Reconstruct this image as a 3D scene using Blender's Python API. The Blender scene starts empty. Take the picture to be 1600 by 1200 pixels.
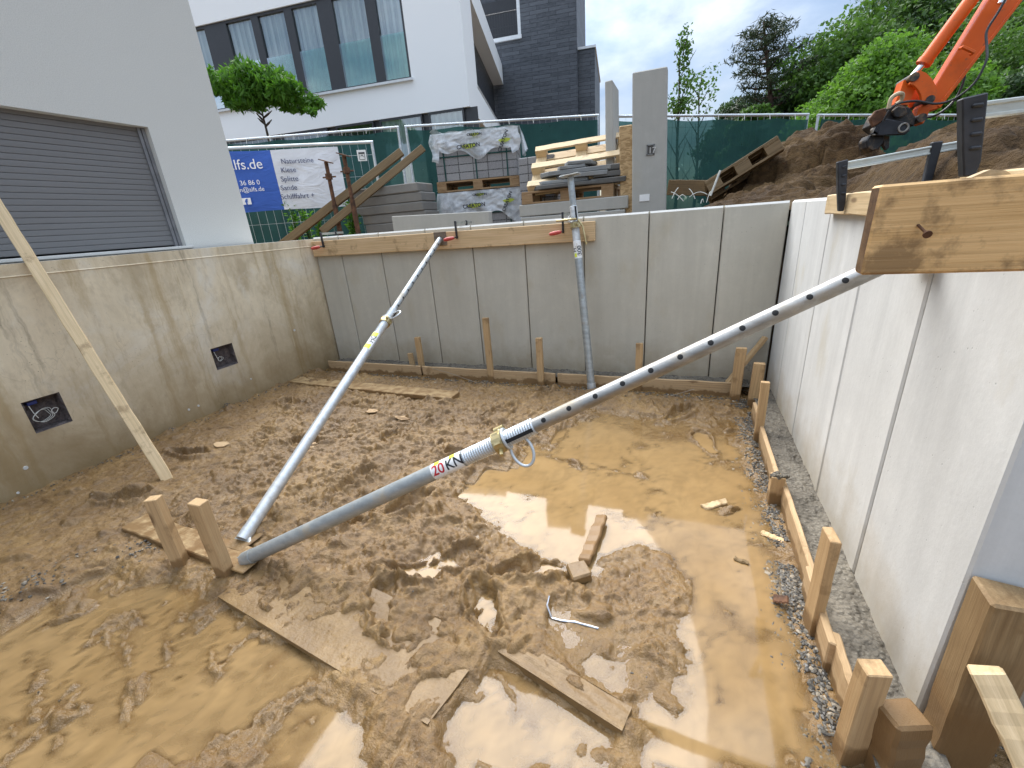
import bpy, bmesh, math, random
import numpy as np
from mathutils import Vector, Matrix
random.seed(7); rng = np.random.default_rng(11)
S = bpy.context.scene
C = S.collection
R_ = math.radians
# ------------------------------------------------------------------ camera
CAMH = 1.40
FPX, YAW, PITCH, ROLL = 672.2, -0.39398, 0.35906, -0.07782     # focal length in pixels of a 1600 px wide frame
def cam_axes():
    cy, sy = math.cos(YAW), math.sin(YAW)
    f = Vector((sy*math.cos(PITCH), cy*math.cos(PITCH), -math.sin(PITCH)))
    r = Vector((cy, -sy, 0)); u = r.cross(f)
    return (r*math.cos(ROLL)+u*math.sin(ROLL), -r*math.sin(ROLL)+u*math.cos(ROLL), f)
RT, UP, FW = cam_axes()
cam = bpy.data.cameras.new('camera'); camo = bpy.data.objects.new('camera', cam); C.objects.link(camo)
cam.sensor_width = 36; cam.lens = 36*FPX/1600; cam.clip_start = .02; cam.clip_end = 600
M = Matrix((RT, UP, -FW)).transposed().to_4x4(); M.translation = (0, 0, CAMH)
camo.matrix_world = M
S.camera = camo
# ------------------------------------------------------------------ light
SUN_AZ, SUN_EL = R_(-34), R_(52)          # the bright veiled sun stands ahead to the left, beyond the back wall
sd = Vector((math.sin(SUN_AZ)*math.cos(SUN_EL), math.cos(SUN_AZ)*math.cos(SUN_EL), math.sin(SUN_EL)))
sl = bpy.data.lights.new('sun', 'SUN'); sl.energy = 2.0; sl.angle = R_(50); sl.color = (1, .94, .85)
so = bpy.data.objects.new('sun', sl); C.objects.link(so); so.rotation_euler = (-sd).to_track_quat('-Z', 'Y').to_euler()
W = bpy.data.worlds.new('World'); S.world = W; W.use_nodes = True
wt = W.node_tree; wt.nodes.clear()
def wn(t, **k):
    n = wt.nodes.new(t)
    for a, b in k.items(): setattr(n, a, b)
    return n
sky = wn('ShaderNodeTexSky', sky_type='NISHITA', sun_disc=False, sun_elevation=SUN_EL, sun_rotation=SUN_AZ, air_density=1.0, dust_density=1.5, ozone_density=2.0)
b1 = wn('ShaderNodeBackground'); b1.inputs[1].default_value = .05; wt.links.new(sky.outputs[0], b1.inputs[0])
tc = wn('ShaderNodeTexCoord')
mp = wn('ShaderNodeMapping'); mp.inputs['Scale'].default_value = (1, 1, 2.2); mp.inputs['Location'].default_value = (.35, .1, .2)
wt.links.new(tc.outputs['Generated'], mp.inputs[0])
nz = wn('ShaderNodeTexNoise'); nz.inputs['Scale'].default_value = 2.3; nz.inputs['Detail'].default_value = 8; nz.inputs['Roughness'].default_value = .58; nz.inputs['Distortion'].default_value = .4
wt.links.new(mp.outputs[0], nz.inputs['Vector'])
rp = wn('ShaderNodeValToRGB'); rp.color_ramp.elements[0].position = .40; rp.color_ramp.elements[1].position = .68
wt.links.new(nz.outputs['Fac'], rp.inputs[0])
nz2 = wn('ShaderNodeTexNoise'); nz2.inputs['Scale'].default_value = 5.5; nz2.inputs['Detail'].default_value = 7
wt.links.new(mp.outputs[0], nz2.inputs['Vector'])
rc = wn('ShaderNodeValToRGB'); e = rc.color_ramp.elements
e[0].position = .34; e[0].color = (.33, .47, .69, 1); e[1].position = .62; e[1].color = (.92, .98, 1.06, 1)
wt.links.new(nz2.outputs['Fac'], rc.inputs[0])
# clouds are brighter round the veiled sun
dt = wn('ShaderNodeVectorMath', operation='DOT_PRODUCT'); wt.links.new(tc.outputs['Generated'], dt.inputs[0]); dt.inputs[1].default_value = sd
mr = wn('ShaderNodeMapRange'); mr.inputs[1].default_value = .74; mr.inputs[2].default_value = 1.0; mr.inputs[3].default_value = 0.; mr.inputs[4].default_value = .9
mr.interpolation_type = 'SMOOTHSTEP'
wt.links.new(dt.outputs['Value'], mr.inputs[0])
sz = wn('ShaderNodeSeparateXYZ'); wt.links.new(tc.outputs['Generated'], sz.inputs[0])
zr = wn('ShaderNodeMapRange'); zr.inputs[1].default_value = .05; zr.inputs[2].default_value = .85; zr.inputs[3].default_value = .11; zr.inputs[4].default_value = 1.75
wt.links.new(sz.outputs[2], zr.inputs[0])
sm_ = wn('ShaderNodeMath', operation='ADD'); wt.links.new(zr.outputs[0], sm_.inputs[0]); wt.links.new(mr.outputs[0], sm_.inputs[1])
b2 = wn('ShaderNodeBackground'); wt.links.new(rc.outputs[0], b2.inputs[0]); wt.links.new(sm_.outputs[0], b2.inputs[1])
mfac = wn('ShaderNodeMath', operation='MULTIPLY_ADD'); mfac.inputs[1].default_value = .80; mfac.inputs[2].default_value = .18; mfac.use_clamp = True
wt.links.new(rp.outputs[0], mfac.inputs[0])
mx = wn('ShaderNodeMixShader'); wt.links.new(mfac.outputs[0], mx.inputs[0]); wt.links.new(b1.outputs[0], mx.inputs[1]); wt.links.new(b2.outputs[0], mx.inputs[2])
wo = wn('ShaderNodeOutputWorld'); wt.links.new(mx.outputs[0], wo.inputs[0])
S.view_settings.view_transform = 'Standard'; S.view_settings.look = 'None'; S.view_settings.exposure = 1.42; S.view_settings.gamma = 1
S.cycles.max_bounces = 7; S.cycles.transparent_max_bounces = 14
# ------------------------------------------------------------------ measuring: where a sight line of the photograph meets a real plane
def ray(x, y): return RT*((x-800)/FPX) - UP*((y-600)/FPX) + FW
CP = Vector((0, 0, CAMH))
def onz(x, y, z=0.): d = ray(x, y); return CP + d*((z-CAMH)/d.z)
def ony(x, y, Y): d = ray(x, y); return CP + d*(Y/d.y)
def onx(x, y, X): d = ray(x, y); return CP + d*(X/d.x)
def onpl(x, y, P, n): d = ray(x, y); return CP + d*((P-CP).dot(n)/d.dot(n))
def hz(x, y): d = ray(x, y); d.z = 0; return d.normalized()
def vert(bx, by, ty, z0=0.):
    "foot of an upright post and the height of its top"
    b = onz(bx, by, z0); d0 = math.hypot(b.x, b.y)
    best = None
    for k in range(0, 400):
        z = z0+k*.005
        q = Vector((b.x, b.y, z))-CP; yy = 600-FPX*q.dot(UP)/q.dot(FW)
        if best is None or abs(yy-ty) < best[0]: best = (abs(yy-ty), z)
    return b, best[1]
# ------------------------------------------------------------------ materials
class NT:
    def __init__(s, name):
        s.m = bpy.data.materials.new(name); s.m.use_nodes = True; s.t = s.m.node_tree; s.t.nodes.clear()
        s.out = s.n('ShaderNodeOutputMaterial'); s.b = s.n('ShaderNodeBsdfPrincipled'); s.l(s.b.outputs[0], s.out.inputs[0])
        s.tc = s.n('ShaderNodeTexCoord'); s.obj = s.tc.outputs['Object']; s.geo = s.n('ShaderNodeNewGeometry')
    def n(s, t, ins=None, **k):
        n = s.t.nodes.new(t)
        for a, b in k.items(): setattr(n, a, b)
        for a, b in (ins or {}).items(): s.set(n.inputs[a], b)
        return n
    def l(s, a, b): s.t.links.new(a, b)
    def set(s, i, v):
        if isinstance(v, bpy.types.NodeSocket): s.l(v, i)
        else:
            if isinstance(v, (tuple, list)) and i.type == 'RGBA' and len(v) == 3: v = (*v, 1)
            i.default_value = v
    def map(s, scale, vec=None, loc=(0, 0, 0), rot=(0, 0, 0)):
        return s.n('ShaderNodeMapping', {'Vector': vec or s.obj, 'Scale': scale, 'Location': loc, 'Rotation': rot}).outputs[0]
    def noise(s, scale, detail=4, rough=.55, vec=None, dist=0): return s.n('ShaderNodeTexNoise', {'Vector': vec or s.obj, 'Scale': scale, 'Detail': detail, 'Roughness': rough, 'Distortion': dist}).outputs[0]
    def voro(s, scale, vec=None, out='Distance', **k): return s.n('ShaderNodeTexVoronoi', {'Vector': vec or s.obj, 'Scale': scale}, **k).outputs[out]
    def ramp(s, f, stops, interp='LINEAR'):
        r = s.n('ShaderNodeValToRGB'); s.set(r.inputs[0], f); cr = r.color_ramp; cr.interpolation = interp
        while len(cr.elements) < len(stops): cr.elements.new(.5)
        for e, (p, c) in zip(cr.elements, stops):
            e.position = p; e.color = (c, c, c, 1) if isinstance(c, (int, float)) else (*c, 1)
        return r.outputs[0]
    def mix(s, f, a, b, blend='MIX'):
        m = s.n('ShaderNodeMix', data_type='RGBA', blend_type=blend); s.set(m.inputs[0], f); s.set(m.inputs[6], a); s.set(m.inputs[7], b); return m.outputs[2]
    def math(s, op, a, b=0., clamp=False):
        m = s.n('ShaderNodeMath', operation=op, use_clamp=clamp); s.set(m.inputs[0], a); s.set(m.inputs[1], b); return m.outputs[0]
    def xyz(s, vec=None): return s.n('ShaderNodeSeparateXYZ', {0: vec or s.geo.outputs['Position']}).outputs
    def rnd(s): return s.n('ShaderNodeObjectInfo').outputs['Random']
    def bump(s, h, strength=.3, dist=.01):
        b = s.n('ShaderNodeBump', {'Height': h, 'Strength': strength, 'Distance': dist}); s.l(b.outputs[0], s.b.inputs['Normal'])
    def fin(s, col=None, rough=None, metal=None, spec=None, **k):
        for a, v in (('Base Color', col), ('Roughness', rough), ('Metallic', metal), ('Specular IOR Level', spec)):
            if v is not None: s.set(s.b.inputs[a], v)
        for a, v in k.items(): s.set(s.b.inputs[a], v)
        return s.m
MAT = {}
MUDC = (.20, .125, .055)
def wood(name, light, dark, mud=0., rough=.62, knots=True, stain=.55, s0=.56):
    t = NT(name)
    off = t.n('ShaderNodeVectorMath', {0: t.obj, 1: t.n('ShaderNodeCombineXYZ', {0: t.math('MULTIPLY', t.rnd(), 7.), 1: t.math('MULTIPLY', t.rnd(), 3.1)}).outputs[0]}, operation='ADD').outputs[0]
    g1 = t.noise(3, 5, .6, t.map((.8, 14, 14), off), .8)
    g2 = t.noise(9, 4, .6, t.map((.5, 30, 30), off))
    w = t.n('ShaderNodeTexWave', {'Vector': t.map((.45, 8, 6), off), 'Scale': 2.0, 'Distortion': 7.5, 'Detail': 3, 'Detail Scale': .7}, wave_type='BANDS', bands_direction='Y').outputs[1]
    c = t.mix(t.ramp(t.math('ADD', t.math('MULTIPLY', g1, .6), t.math('MULTIPLY', w, .4)), [(.25, dark), (.7, light)]), light, dark)
    c = t.mix(t.ramp(g1, [(.3, 0), (.75, 1)]), dark, light)
    c = t.mix(t.math('MULTIPLY', t.math('MULTIPLY', t.ramp(w, [(.55, 0), (.95, 1)]), t.ramp(t.noise(2.5, 3, .5, off), [(.35, 0), (.65, 1)])), .42), c, tuple(x*.62 for x in dark))
    g3 = t.noise(5, 5, .6, t.map((.35, 60, 60), off), .3); c = t.mix(t.math('MULTIPLY', t.ramp(g3, [(.5, 0), (.66, 1)]), .30), c, tuple(x*.6 for x in dark))
    c = t.mix(t.math('MULTIPLY', t.ramp(g2, [(.45, 0), (.62, 1)]), .25), c, tuple(x*.8 for x in dark))
    if knots:
        k = t.voro(2.1, t.map((1, 4, 4), off))
        c = t.mix(t.ramp(k, [(.05, .75), (.11, 0)]), c, (.10, .045, .018))
    c = t.mix(t.math('MULTIPLY', t.rnd(), .15), c, tuple(x*.75 for x in dark))
    # dirt blotches and dried splashes
    d = t.noise(7, 6, .65, off)
    c = t.mix(t.ramp(d, [(s0, 0), (s0+.09, stain)]), c, (.20, .12, .052))
    if mud:
        z = t.xyz()[2]
        hgt = t.math('ADD', z, t.math('MULTIPLY', t.math('SUBTRACT', t.noise(14, 5, .6, t.geo.outputs['Position']), .5), .11))
        mk = t.ramp(t.math('DIVIDE', hgt, mud), [(.75, 1), (1., 0)])
        c = t.mix(t.math('MULTIPLY', mk, .88), c, (.20, .115, .048))
        t.set(t.b.inputs['Roughness'], t.math('SUBTRACT', rough, t.math('MULTIPLY', mk, .22)))
        t.bump(t.math('ADD', g2, t.math('MULTIPLY', d, 1.2)), .35, .003); return t.fin(c, None, None, .35)
    t.bump(t.math('ADD', g2, t.math('MULTIPLY', d, 1.2)), .35, .003)
    return t.fin(c, rough, None, .35)
MAT['wood'] = wood('sawn_softwood', (.78, .565, .34), (.60, .41, .21))
MAT['wood_pale'] = wood('fresh_pale_softwood', (.74, .57, .35), (.60, .44, .24))
MAT['wood_stake'] = wood('stake_softwood', (.60, .42, .225), (.46, .295, .145), mud=.085)
MAT['wood_form'] = wood('formwork_softwood', (.60, .43, .25), (.46, .305, .16), mud=.05)
MAT['wood_plank'] = wood('stained_plank', (.86, .565, .27), (.66, .405, .165), stain=.75, s0=.53)
MAT['wood_floor'] = wood('muddy_floor_board', (.50, .36, .19), (.33, .22, .105), mud=.078)
MAT['wood_old'] = wood('weathered_brown_timber', (.235, .160, .075), (.145, .092, .04))
MAT['wood_wet'] = wood('wet_muddy_timber', (.34, .235, .12), (.21, .13, .06), mud=.30)
MAT['wood_pallet'] = wood('pallet_timber', (.40, .26, .135), (.27, .165, .08))
MAT['wood_bark'] = wood('end_bark_timber', (.16, .085, .035), (.08, .04, .016), knots=False)
def concrete(name, base, var=.85, stain=None, stain_amt=.5, pores=.6, streak=0., bump=.25):
    t = NT(name)
    off = t.n('ShaderNodeVectorMath', {0: t.obj, 1: t.n('ShaderNodeCombineXYZ', {0: t.math('MULTIPLY', t.rnd(), 9.), 1: t.math('MULTIPLY', t.rnd(), 5.1), 2: t.math('MULTIPLY', t.rnd(), 3.7)}).outputs[0]}, operation='ADD').outputs[0]
    n1 = t.noise(1.6, 7, .62, off, .5); n2 = t.noise(9, 6, .65, off); n3 = t.noise(70, 3, .6, off)
    c = t.mix(t.ramp(n1, [(.34, 0), (.68, 1)]), tuple(x*var for x in base), base)
    c = t.mix(t.ramp(n2, [(.46, 0), (.72, .38)]), c, tuple(x*.82 for x in base))
    c = t.mix(t.ramp(n2, [(.30, .3), (.42, 0)]), c, tuple(min(1, x*1.12) for x in base))
    if streak:
        sv = t.noise(3.2, 6, .65, t.map((4, 4, .22), off), .3)
        c = t.mix(t.math('MULTIPLY', t.ramp(sv, [(.46, 0), (.66, 1)]), streak), c, tuple(x*.76 for x in base))
        c = t.mix(t.math('MULTIPLY', t.ramp(sv, [(.30, 1), (.42, 0)]), streak*.7), c, tuple(min(1, x*1.15) for x in base))
    if stain:
        sn = t.noise(2.3, 6, .6, t.map((1.2, 1.2, .6), off, (3, 1, 7)))
        c = t.mix(t.math('MULTIPLY', t.ramp(sn, [(.58, 0), (.70, 1)]), stain_amt), c, stain)
    pv = t.voro(38, off); pn_ = t.noise(6, 2, .5, off)
    pm = t.math('MULTIPLY', t.ramp(pv, [(.06, 1), (.12, 0)]), t.ramp(pn_, [(.5, 0), (.62, pores)]))
    c = t.mix(pm, c, tuple(x*.35 for x in base))
    c = t.mix(t.math('MULTIPLY', t.math('SUBTRACT', n3, .35, True), .35), c, tuple(x*.7 for x in base))
    # splashed soil close to the ground
    z = t.xyz()[2]
    hh = t.math('ADD', z, t.math('MULTIPLY', t.math('SUBTRACT', t.noise(5, 6, .65, t.geo.outputs['Position']), .5), .5))
    t.bump(t.math('SUBTRACT', t.math('ADD', t.math('MULTIPLY', n2, .6), t.math('MULTIPLY', n3, .35)), t.math('MULTIPLY', pm, 1.2)), bump, .006)
    return t, c, hh
t, c, hh = concrete('precast_concrete_shaded', (.56, .53, .445), .88, (.40, .33, .20), .35, .8, .35)  # shaded copy of the panel concrete: the back wall's shade is in its colour
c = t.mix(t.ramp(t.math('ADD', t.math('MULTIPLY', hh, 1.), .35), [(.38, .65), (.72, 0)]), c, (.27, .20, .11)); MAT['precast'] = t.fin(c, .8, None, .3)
t, c, hh = concrete('precast_concrete_lit', (.70, .705, .685), .90, (.47, .41, .27), .35, .5, .45)  # lit copy of the same panel concrete, painted brighter for the right wall
c = t.mix(t.ramp(t.math('ADD', hh, .3), [(.34, .7), (.66, 0)]), c, (.38, .30, .185)); MAT['precast_lit'] = t.fin(c, .75, None, .3)
t, c, hh = concrete('precast_concrete_slab', (.43, .42, .38), .9, (.38, .32, .2), .2, .6, .2); MAT['precast_slab'] = t.fin(c, .8, None, .3)
t, c, hh = concrete('precast_concrete_dirty', (.46, .40, .30), .75, (.30, .21, .11), .7, .6, .3); MAT['precast_dirty'] = t.fin(c, .8, None, .3)
t, c, hh = concrete('white_concrete_edge_light', (.62, .61, .57), .92, None, 0, .3, 0); MAT['edge'] = t.fin(c, .8, None, .3)  # white concrete parts, and the painted catch of light on the panel chamfers
t, c, hh = concrete('cast_concrete_old', (.80, .68, .48), .84, (.36, .27, .15), .55, 1., .35, .5)
P = t.geo.outputs['Position']
pa = t.noise(1.5, 8, .68, P, .8); c = t.mix(t.ramp(pa, [(.36, .75), (.50, 0)]), c, (.52, .415, .265)); c = t.mix(t.ramp(pa, [(.54, 0), (.66, .7)]), c, (.75, .69, .57))
mid = t.noise(11, 7, .72, t.map((1, 1, .55), P), .2); c = t.mix(t.ramp(mid, [(.34, .3), (.47, 0)]), c, (.36, .29, .20)); c = t.mix(t.ramp(mid, [(.57, 0), (.70, .4)]), c, (.55, .465, .33))
cr = t.voro(5.5, t.n('ShaderNodeVectorMath', {0: P, 1: t.n('ShaderNodeVectorMath', {0: t.n('ShaderNodeTexNoise', {'Vector': P, 'Scale': 6., 'Detail': 4}).outputs[1], 1: (.12, .12, .12)}, operation='MULTIPLY').outputs[0]}, operation='ADD').outputs[0], feature='DISTANCE_TO_EDGE')
c = t.mix(t.math('MULTIPLY', t.ramp(cr, [(.002, .28), (.007, 0)]), t.ramp(t.noise(1.9, 3, .5, P), [(.56, 0), (.66, 1)])), c, (.10, .08, .055))
jit = t.n('ShaderNodeVectorMath', {0: t.map((2, 3.1, .14), P), 1: t.n('ShaderNodeVectorMath', {0: t.n('ShaderNodeTexNoise', {'Vector': P, 'Scale': 9., 'Detail': 5}).outputs[1], 1: (.10, .16, .1)}, operation='MULTIPLY').outputs[0]}, operation='ADD').outputs[0]
sv = t.noise(2.4, 6, .66, jit)
c = t.mix(t.math('MULTIPLY', t.ramp(sv, [(.52, 0), (.64, 1)]), .6), c, (.40, .285, .135))
c = t.mix(t.math('MULTIPLY', t.ramp(sv, [(.30, 1), (.40, 0)]), .55), c, (.21, .17, .12))
c = t.mix(t.ramp(t.math('ADD', hh, .0), [(.02, .9), (.36, .45), (.85, 0)]), c, (.235, .160, .070))
MAT['cast'] = t.fin(c, .78, None, .3)
def plain(name, col, rough=.5, metal=0., noise=.15, nscale=12, bump=.05, spec=.5):
    t = NT(name); n = t.noise(nscale, 5, .6)
    c = t.mix(t.ramp(n, [(.35, 0), (.7, 1)]), tuple(x*(1-noise) for x in col), tuple(min(1, x*(1+noise)) for x in col))
    if bump: t.bump(n, bump, .004)
    return t.fin(c, t.ramp(n, [(.3, max(.02, rough-.08)), (.7, min(1, rough+.08))]), metal, spec)
t = NT('render_plaster_grey'); n1 = t.noise(170, 3, .6); n2 = t.noise(.9, 5, .6)
t.bump(n1, .7, .004); MAT['plaster'] = t.fin(t.mix(t.ramp(n1, [(.35, 0), (.65, 1)]), t.mix(n2, (.57, .565, .52), (.61, .605, .56)), (.67, .665, .62)), .9, None, .2)
t = NT('render_plaster_white'); n2 = t.noise(.35, 5, .6); n1 = t.noise(40, 3)
t.bump(n1, .15, .004); MAT['white_wall'] = t.fin(t.mix(n2, (.83, .855, .86), (.88, .89, .89)), .85, None, .25)
t = NT('shutter_aluminium'); MAT['shutter'] = t.fin(t.mix(t.noise(1.2, 5, .6, t.map((1, 1, 6))), (.165, .163, .162), (.195, .192, .19)), .5, 0., .4)
MAT['shutter_rail'] = plain('shutter_rail', (.23, .23, .24), .4, .3)
t = NT('slate_cladding')
br = t.n('ShaderNodeTexBrick', {'Vector': t.map((1, 1, 1), rot=(R_(90), 0, 0)), 'Scale': 1., 'Color1': (.045, .052, .062), 'Color2': (.085, .095, .11), 'Mortar': (.02, .024, .03), 'Mortar Size': .012, 'Brick Width': .9, 'Row Height': .16, 'Bias': 0.}, offset=.37)
c = t.mix(t.ramp(t.noise(4, 6, .7, t.map((1, 1, 5))), [(.4, 0), (.75, .7)]), br.outputs[0], (.12, .13, .15))
t.bump(t.math('ADD', br.outputs[1], t.noise(12, 4)), .5, .02); MAT['slate'] = t.fin(c, .55, None, .4)
MAT['frame_dark'] = plain('anthracite_frame', (.035, .037, .042), .4, 0, .1)
MAT['sill'] = plain('pale_metal_sill', (.66, .68, .69), .4, .2, .06)
t = NT('curtain'); fold = t.n('ShaderNodeTexWave', {'Vector': t.map((1, 1, .02)), 'Scale': 1.6, 'Distortion': 2.2, 'Detail': 2}, wave_type='BANDS', bands_direction='X').outputs[1]
t.bump(fold, .8, .08); MAT['curtain'] = t.fin(t.mix(fold, (.50, .56, .55), (.72, .78, .76)), .9, None, .1)
def glass(name, tint, refl):
    t = NT(name); t.t.nodes.remove(t.b)
    tr = t.n('ShaderNodeBsdfTransparent', {'Color': (*tint, 1)}); gl = t.n('ShaderNodeBsdfGlossy', {'Color': (.9, .95, 1, 1), 'Roughness': .01})
    lw = t.n('ShaderNodeLayerWeight', {'Blend': .35}).outputs['Fresnel']
    mxs = t.n('ShaderNodeMixShader', {0: t.math('ADD', t.math('MULTIPLY', lw, .6), refl, True), 1: tr.outputs[0], 2: gl.outputs[0]})
    t.l(mxs.outputs[0], t.out.inputs[0]); return t.m
MAT['glass'] = glass('window_glass', (.86, .92, .92), .24); MAT['glass_green'] = glass('balustrade_glass', (.72, .87, .82), .10)
t = NT('interior_shade'); MAT['dark'] = t.fin((.012, .013, .014), .8)  # shade of insides put into the colour: bores, slots, backing of the windows
def galv(name, base, rough, dirt=.5, metal=.85):
    t = NT(name); v = t.ramp(t.xyz(t.voro(55, out='Color'))[0], [(0, .25), (1, .75)]); n = t.noise(6, 6, .65); n2 = t.noise(30, 4, .6, t.map((.12, 1, 1)))
    c = t.mix(.12, base, v); c = t.mix(t.ramp(n2, [(.35, .5), (.6, 0)]), c, tuple(x*.55 for x in base))
    dm = t.ramp(n, [(.54, 0), (.66, dirt)])
    c = t.mix(dm, c, (.36, .29, .19))
    t.bump(n2, .12, .002)
    return t.fin(c, t.mix(dm, t.ramp(n2, [(.3, rough+.12), (.7, rough)]), (.8, .8, .8)), t.math('MULTIPLY', t.math('SUBTRACT', 1., dm), metal), .5)
MAT['galv'] = galv('galvanised_steel', (.40, .435, .44), .46, .75, .6)
MAT['galv_clean'] = galv('bright_galvanised_steel', (.62, .66, .68), .38, .25, .6)
MAT['steel'] = galv('scuffed_steel', (.36, .345, .315), .36, .45, .85)
MAT['brass'] = galv('yellow_zinc_plating', (.55, .44, .20), .35, .35, .8)
t = NT('rusty_steel'); n = t.noise(16, 6, .65); t.bump(n, .4, .004); MAT['rust'] = t.fin(t.ramp(n, [(.35, (.05, .025, .015)), (.55, (.13, .06, .03)), (.72, (.22, .11, .055))]), .8, .2)
MAT['rusty_plate'] = galv('rusty_plate', (.20, .14, .085), .6, .8, .3)
MAT['black_steel'] = plain('blackened_steel', (.035, .037, .043), .5, .35, .5, 9, .2)
MAT['clamp_bar'] = galv('clamp_rail_steel', (.60, .62, .57), .32, .35, .7)
MAT['red_plastic'] = plain('red_clamp_handle', (.52, .06, .045), .4, 0, .25)
MAT['white_plastic'] = plain('white_sign', (.78, .78, .76), .5, 0, .04)
t = NT('sticker_white'); MAT['sticker'] = t.fin(t.mix(t.ramp(t.noise(25, 4), [(.58, 0), (.64, .6)]), (.80, .80, .78), (.45, .40, .30)), .4)
MAT['ink_red'] = plain('ink_red', (.50, .02, .03), .5, 0, .05, bump=0); MAT['ink_black'] = plain('ink_black', (.02, .02, .025), .5, 0, .05, bump=0)
MAT['ink_yellow'] = plain('ink_yellow', (.72, .80, .06), .5, 0, .05, bump=0)
MAT['ink_blue'] = plain('banner_ink_blue', (.035, .05, .13), .6, 0, .05, bump=0); MAT['ink_white'] = plain('banner_ink_white', (.85, .86, .88), .6, 0, .03, bump=0)
MAT['ink_olive'] = plain('printed_lime', (.42, .50, .05), .5, 0, .1, bump=0)
def cloth(name, col, rough=.55, folds=.6):
    t = NT(name); n = t.noise(1.8, 4, .6, t.map((1.2, 1.2, 2.4)), 1.4); n2 = t.noise(7, 4, .6)
    t.bump(t.math('ADD', n, t.math('MULTIPLY', n2, .25)), folds, .05)
    return t.fin(t.mix(t.ramp(n2, [(.3, 0), (.7, 1)]), tuple(x*.93 for x in col), col), rough, None, .4)
MAT['banner_blue'] = cloth('banner_blue', (.035, .115, .48)); MAT['banner_white'] = cloth('banner_white', (.70, .72, .77))
t = NT('privacy_screen'); n = t.noise(3, 5, .6); wv = t.noise(60, 2, .5, t.map((1, 1, 6)))
t.bump(t.noise(2.2, 3, .5, t.map((1.5, 1, .8)), 1.), .6, .04); t.t.nodes.remove(t.out); t.out = t.n('ShaderNodeOutputMaterial')
c = t.mix(t.ramp(n, [(.3, 0), (.7, 1)]), (.012, .060, .052), (.020, .088, .075)); c = t.mix(t.math('MULTIPLY', wv, .4), c, (.010, .045, .042))
t.fin(c, .7, None, .25); trn = t.n('ShaderNodeBsdfTransparent', {'Color': (.45, .72, .66, 1)})
hole = t.ramp(t.noise(7, 5, .65), [(.66, .17), (.70, .75)])
ms = t.n('ShaderNodeMixShader', {0: hole, 1: t.b.outputs[0], 2: trn.outputs[0]}); t.l(ms.outputs[0], t.out.inputs[0]); MAT['screen'] = t.m
t = NT('plastic_film'); t.t.nodes.remove(t.out); t.out = t.n('ShaderNodeOutputMaterial'); n = t.noise(5, 5, .6, None, 1.6); t.bump(n, .14, .03)
t.fin((.86, .89, .92), .18, None, .6); trn = t.n('ShaderNodeBsdfTransparent', {'Color': (.92, .94, .95, 1)})
ms = t.n('ShaderNodeMixShader', {0: t.ramp(n, [(.34, .68), (.66, .36)]), 1: t.b.outputs[0], 2: trn.outputs[0]}); t.l(ms.outputs[0], t.out.inputs[0]); MAT['film'] = t.m
t = NT('paving_block_stack')
def bricks(t, c1, c2, mort, w, h, ms_=.012):
    x, y, z = t.xyz(t.obj); nn = t.xyz(t.geo.outputs['Normal'])
    u = t.math('ADD', x, y)
    v = t.n('ShaderNodeCombineXYZ', {0: u, 1: z}).outputs[0]
    return t.n('ShaderNodeTexBrick', {'Vector': v, 'Scale': 1., 'Color1': c1, 'Color2': c2, 'Mortar': mort, 'Mortar Size': ms_, 'Mortar Smooth': .2, 'Brick Width': w, 'Row Height': h}, offset=0.)
b = bricks(t, (.20, .195, .20, 1), (.27, .265, .265, 1), (.03, .03, .03, 1), .215, .105, .007)
n = t.noise(60, 4, .7); c = t.mix(t.ramp(n, [(.4, 0), (.7, .6)]), b.outputs[0], (.36, .355, .35)); t.bump(t.math('SUBTRACT', n, t.math('MULTIPLY', b.outputs[1], 2.)), .5, .01)
MAT['pavers'] = t.fin(c, .9)
for k, col in (('palisade', (.225, .215, .195)), ('flagstone', (.25, .255, .25)), ('flag_dark', (.13, .125, .115))):
    t, c, hh = concrete(k+'_stone', col, .7, (.30, .24, .15), .3, .3, .3, .5); MAT[k] = t.fin(c, .85)
t = NT('strand_board'); v = t.voro(28, t.map((1, 1, 2.5), rot=(0, .6, 0)), 'Color'); n = t.noise(9, 5, .6)
MAT['osb'] = t.fin(t.mix(t.ramp(t.xyz(v)[0], [(.2, 0), (.8, 1)]), (.34, .215, .095), (.54, .37, .19)), .7)
t = NT('excavator_orange'); n = t.noise(5, 6, .6); n2 = t.noise(24, 5, .6)
c = t.mix(t.ramp(n, [(.35, 0), (.7, 1)]), (.68, .105, .008), (.76, .135, .012)); c = t.mix(t.ramp(n2, [(.62, 0), (.70, .55)]), c, (.20, .10, .05)); t.bump(n2, .08, .003)
MAT['orange'] = t.fin(t.mix(t.ramp(t.noise(2.3, 6, .7), [(.52, 0), (.68, .5)]), c, (.34, .075, .02)), .42, 0., .35)
MAT['chrome'] = plain('hydraulic_rod', (.72, .72, .74), .15, 1., .05)
MAT['hose'] = plain('rubber_hose', (.025, .026, .028), .45, 0, .3)
MAT['hose_tan'] = plain('tan_hose', (.48, .38, .24), .6, 0, .2)
t = NT('dirty_black_steel'); n = t.noise(11, 6, .65); t.bump(n, .5, .01); MAT['hitch'] = t.fin(t.ramp(n, [(.40, (.018, .020, .024)), (.52, (.04, .036, .032)), (.62, (.16, .105, .06)), (.75, (.24, .165, .095))]), .5, .2)
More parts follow.
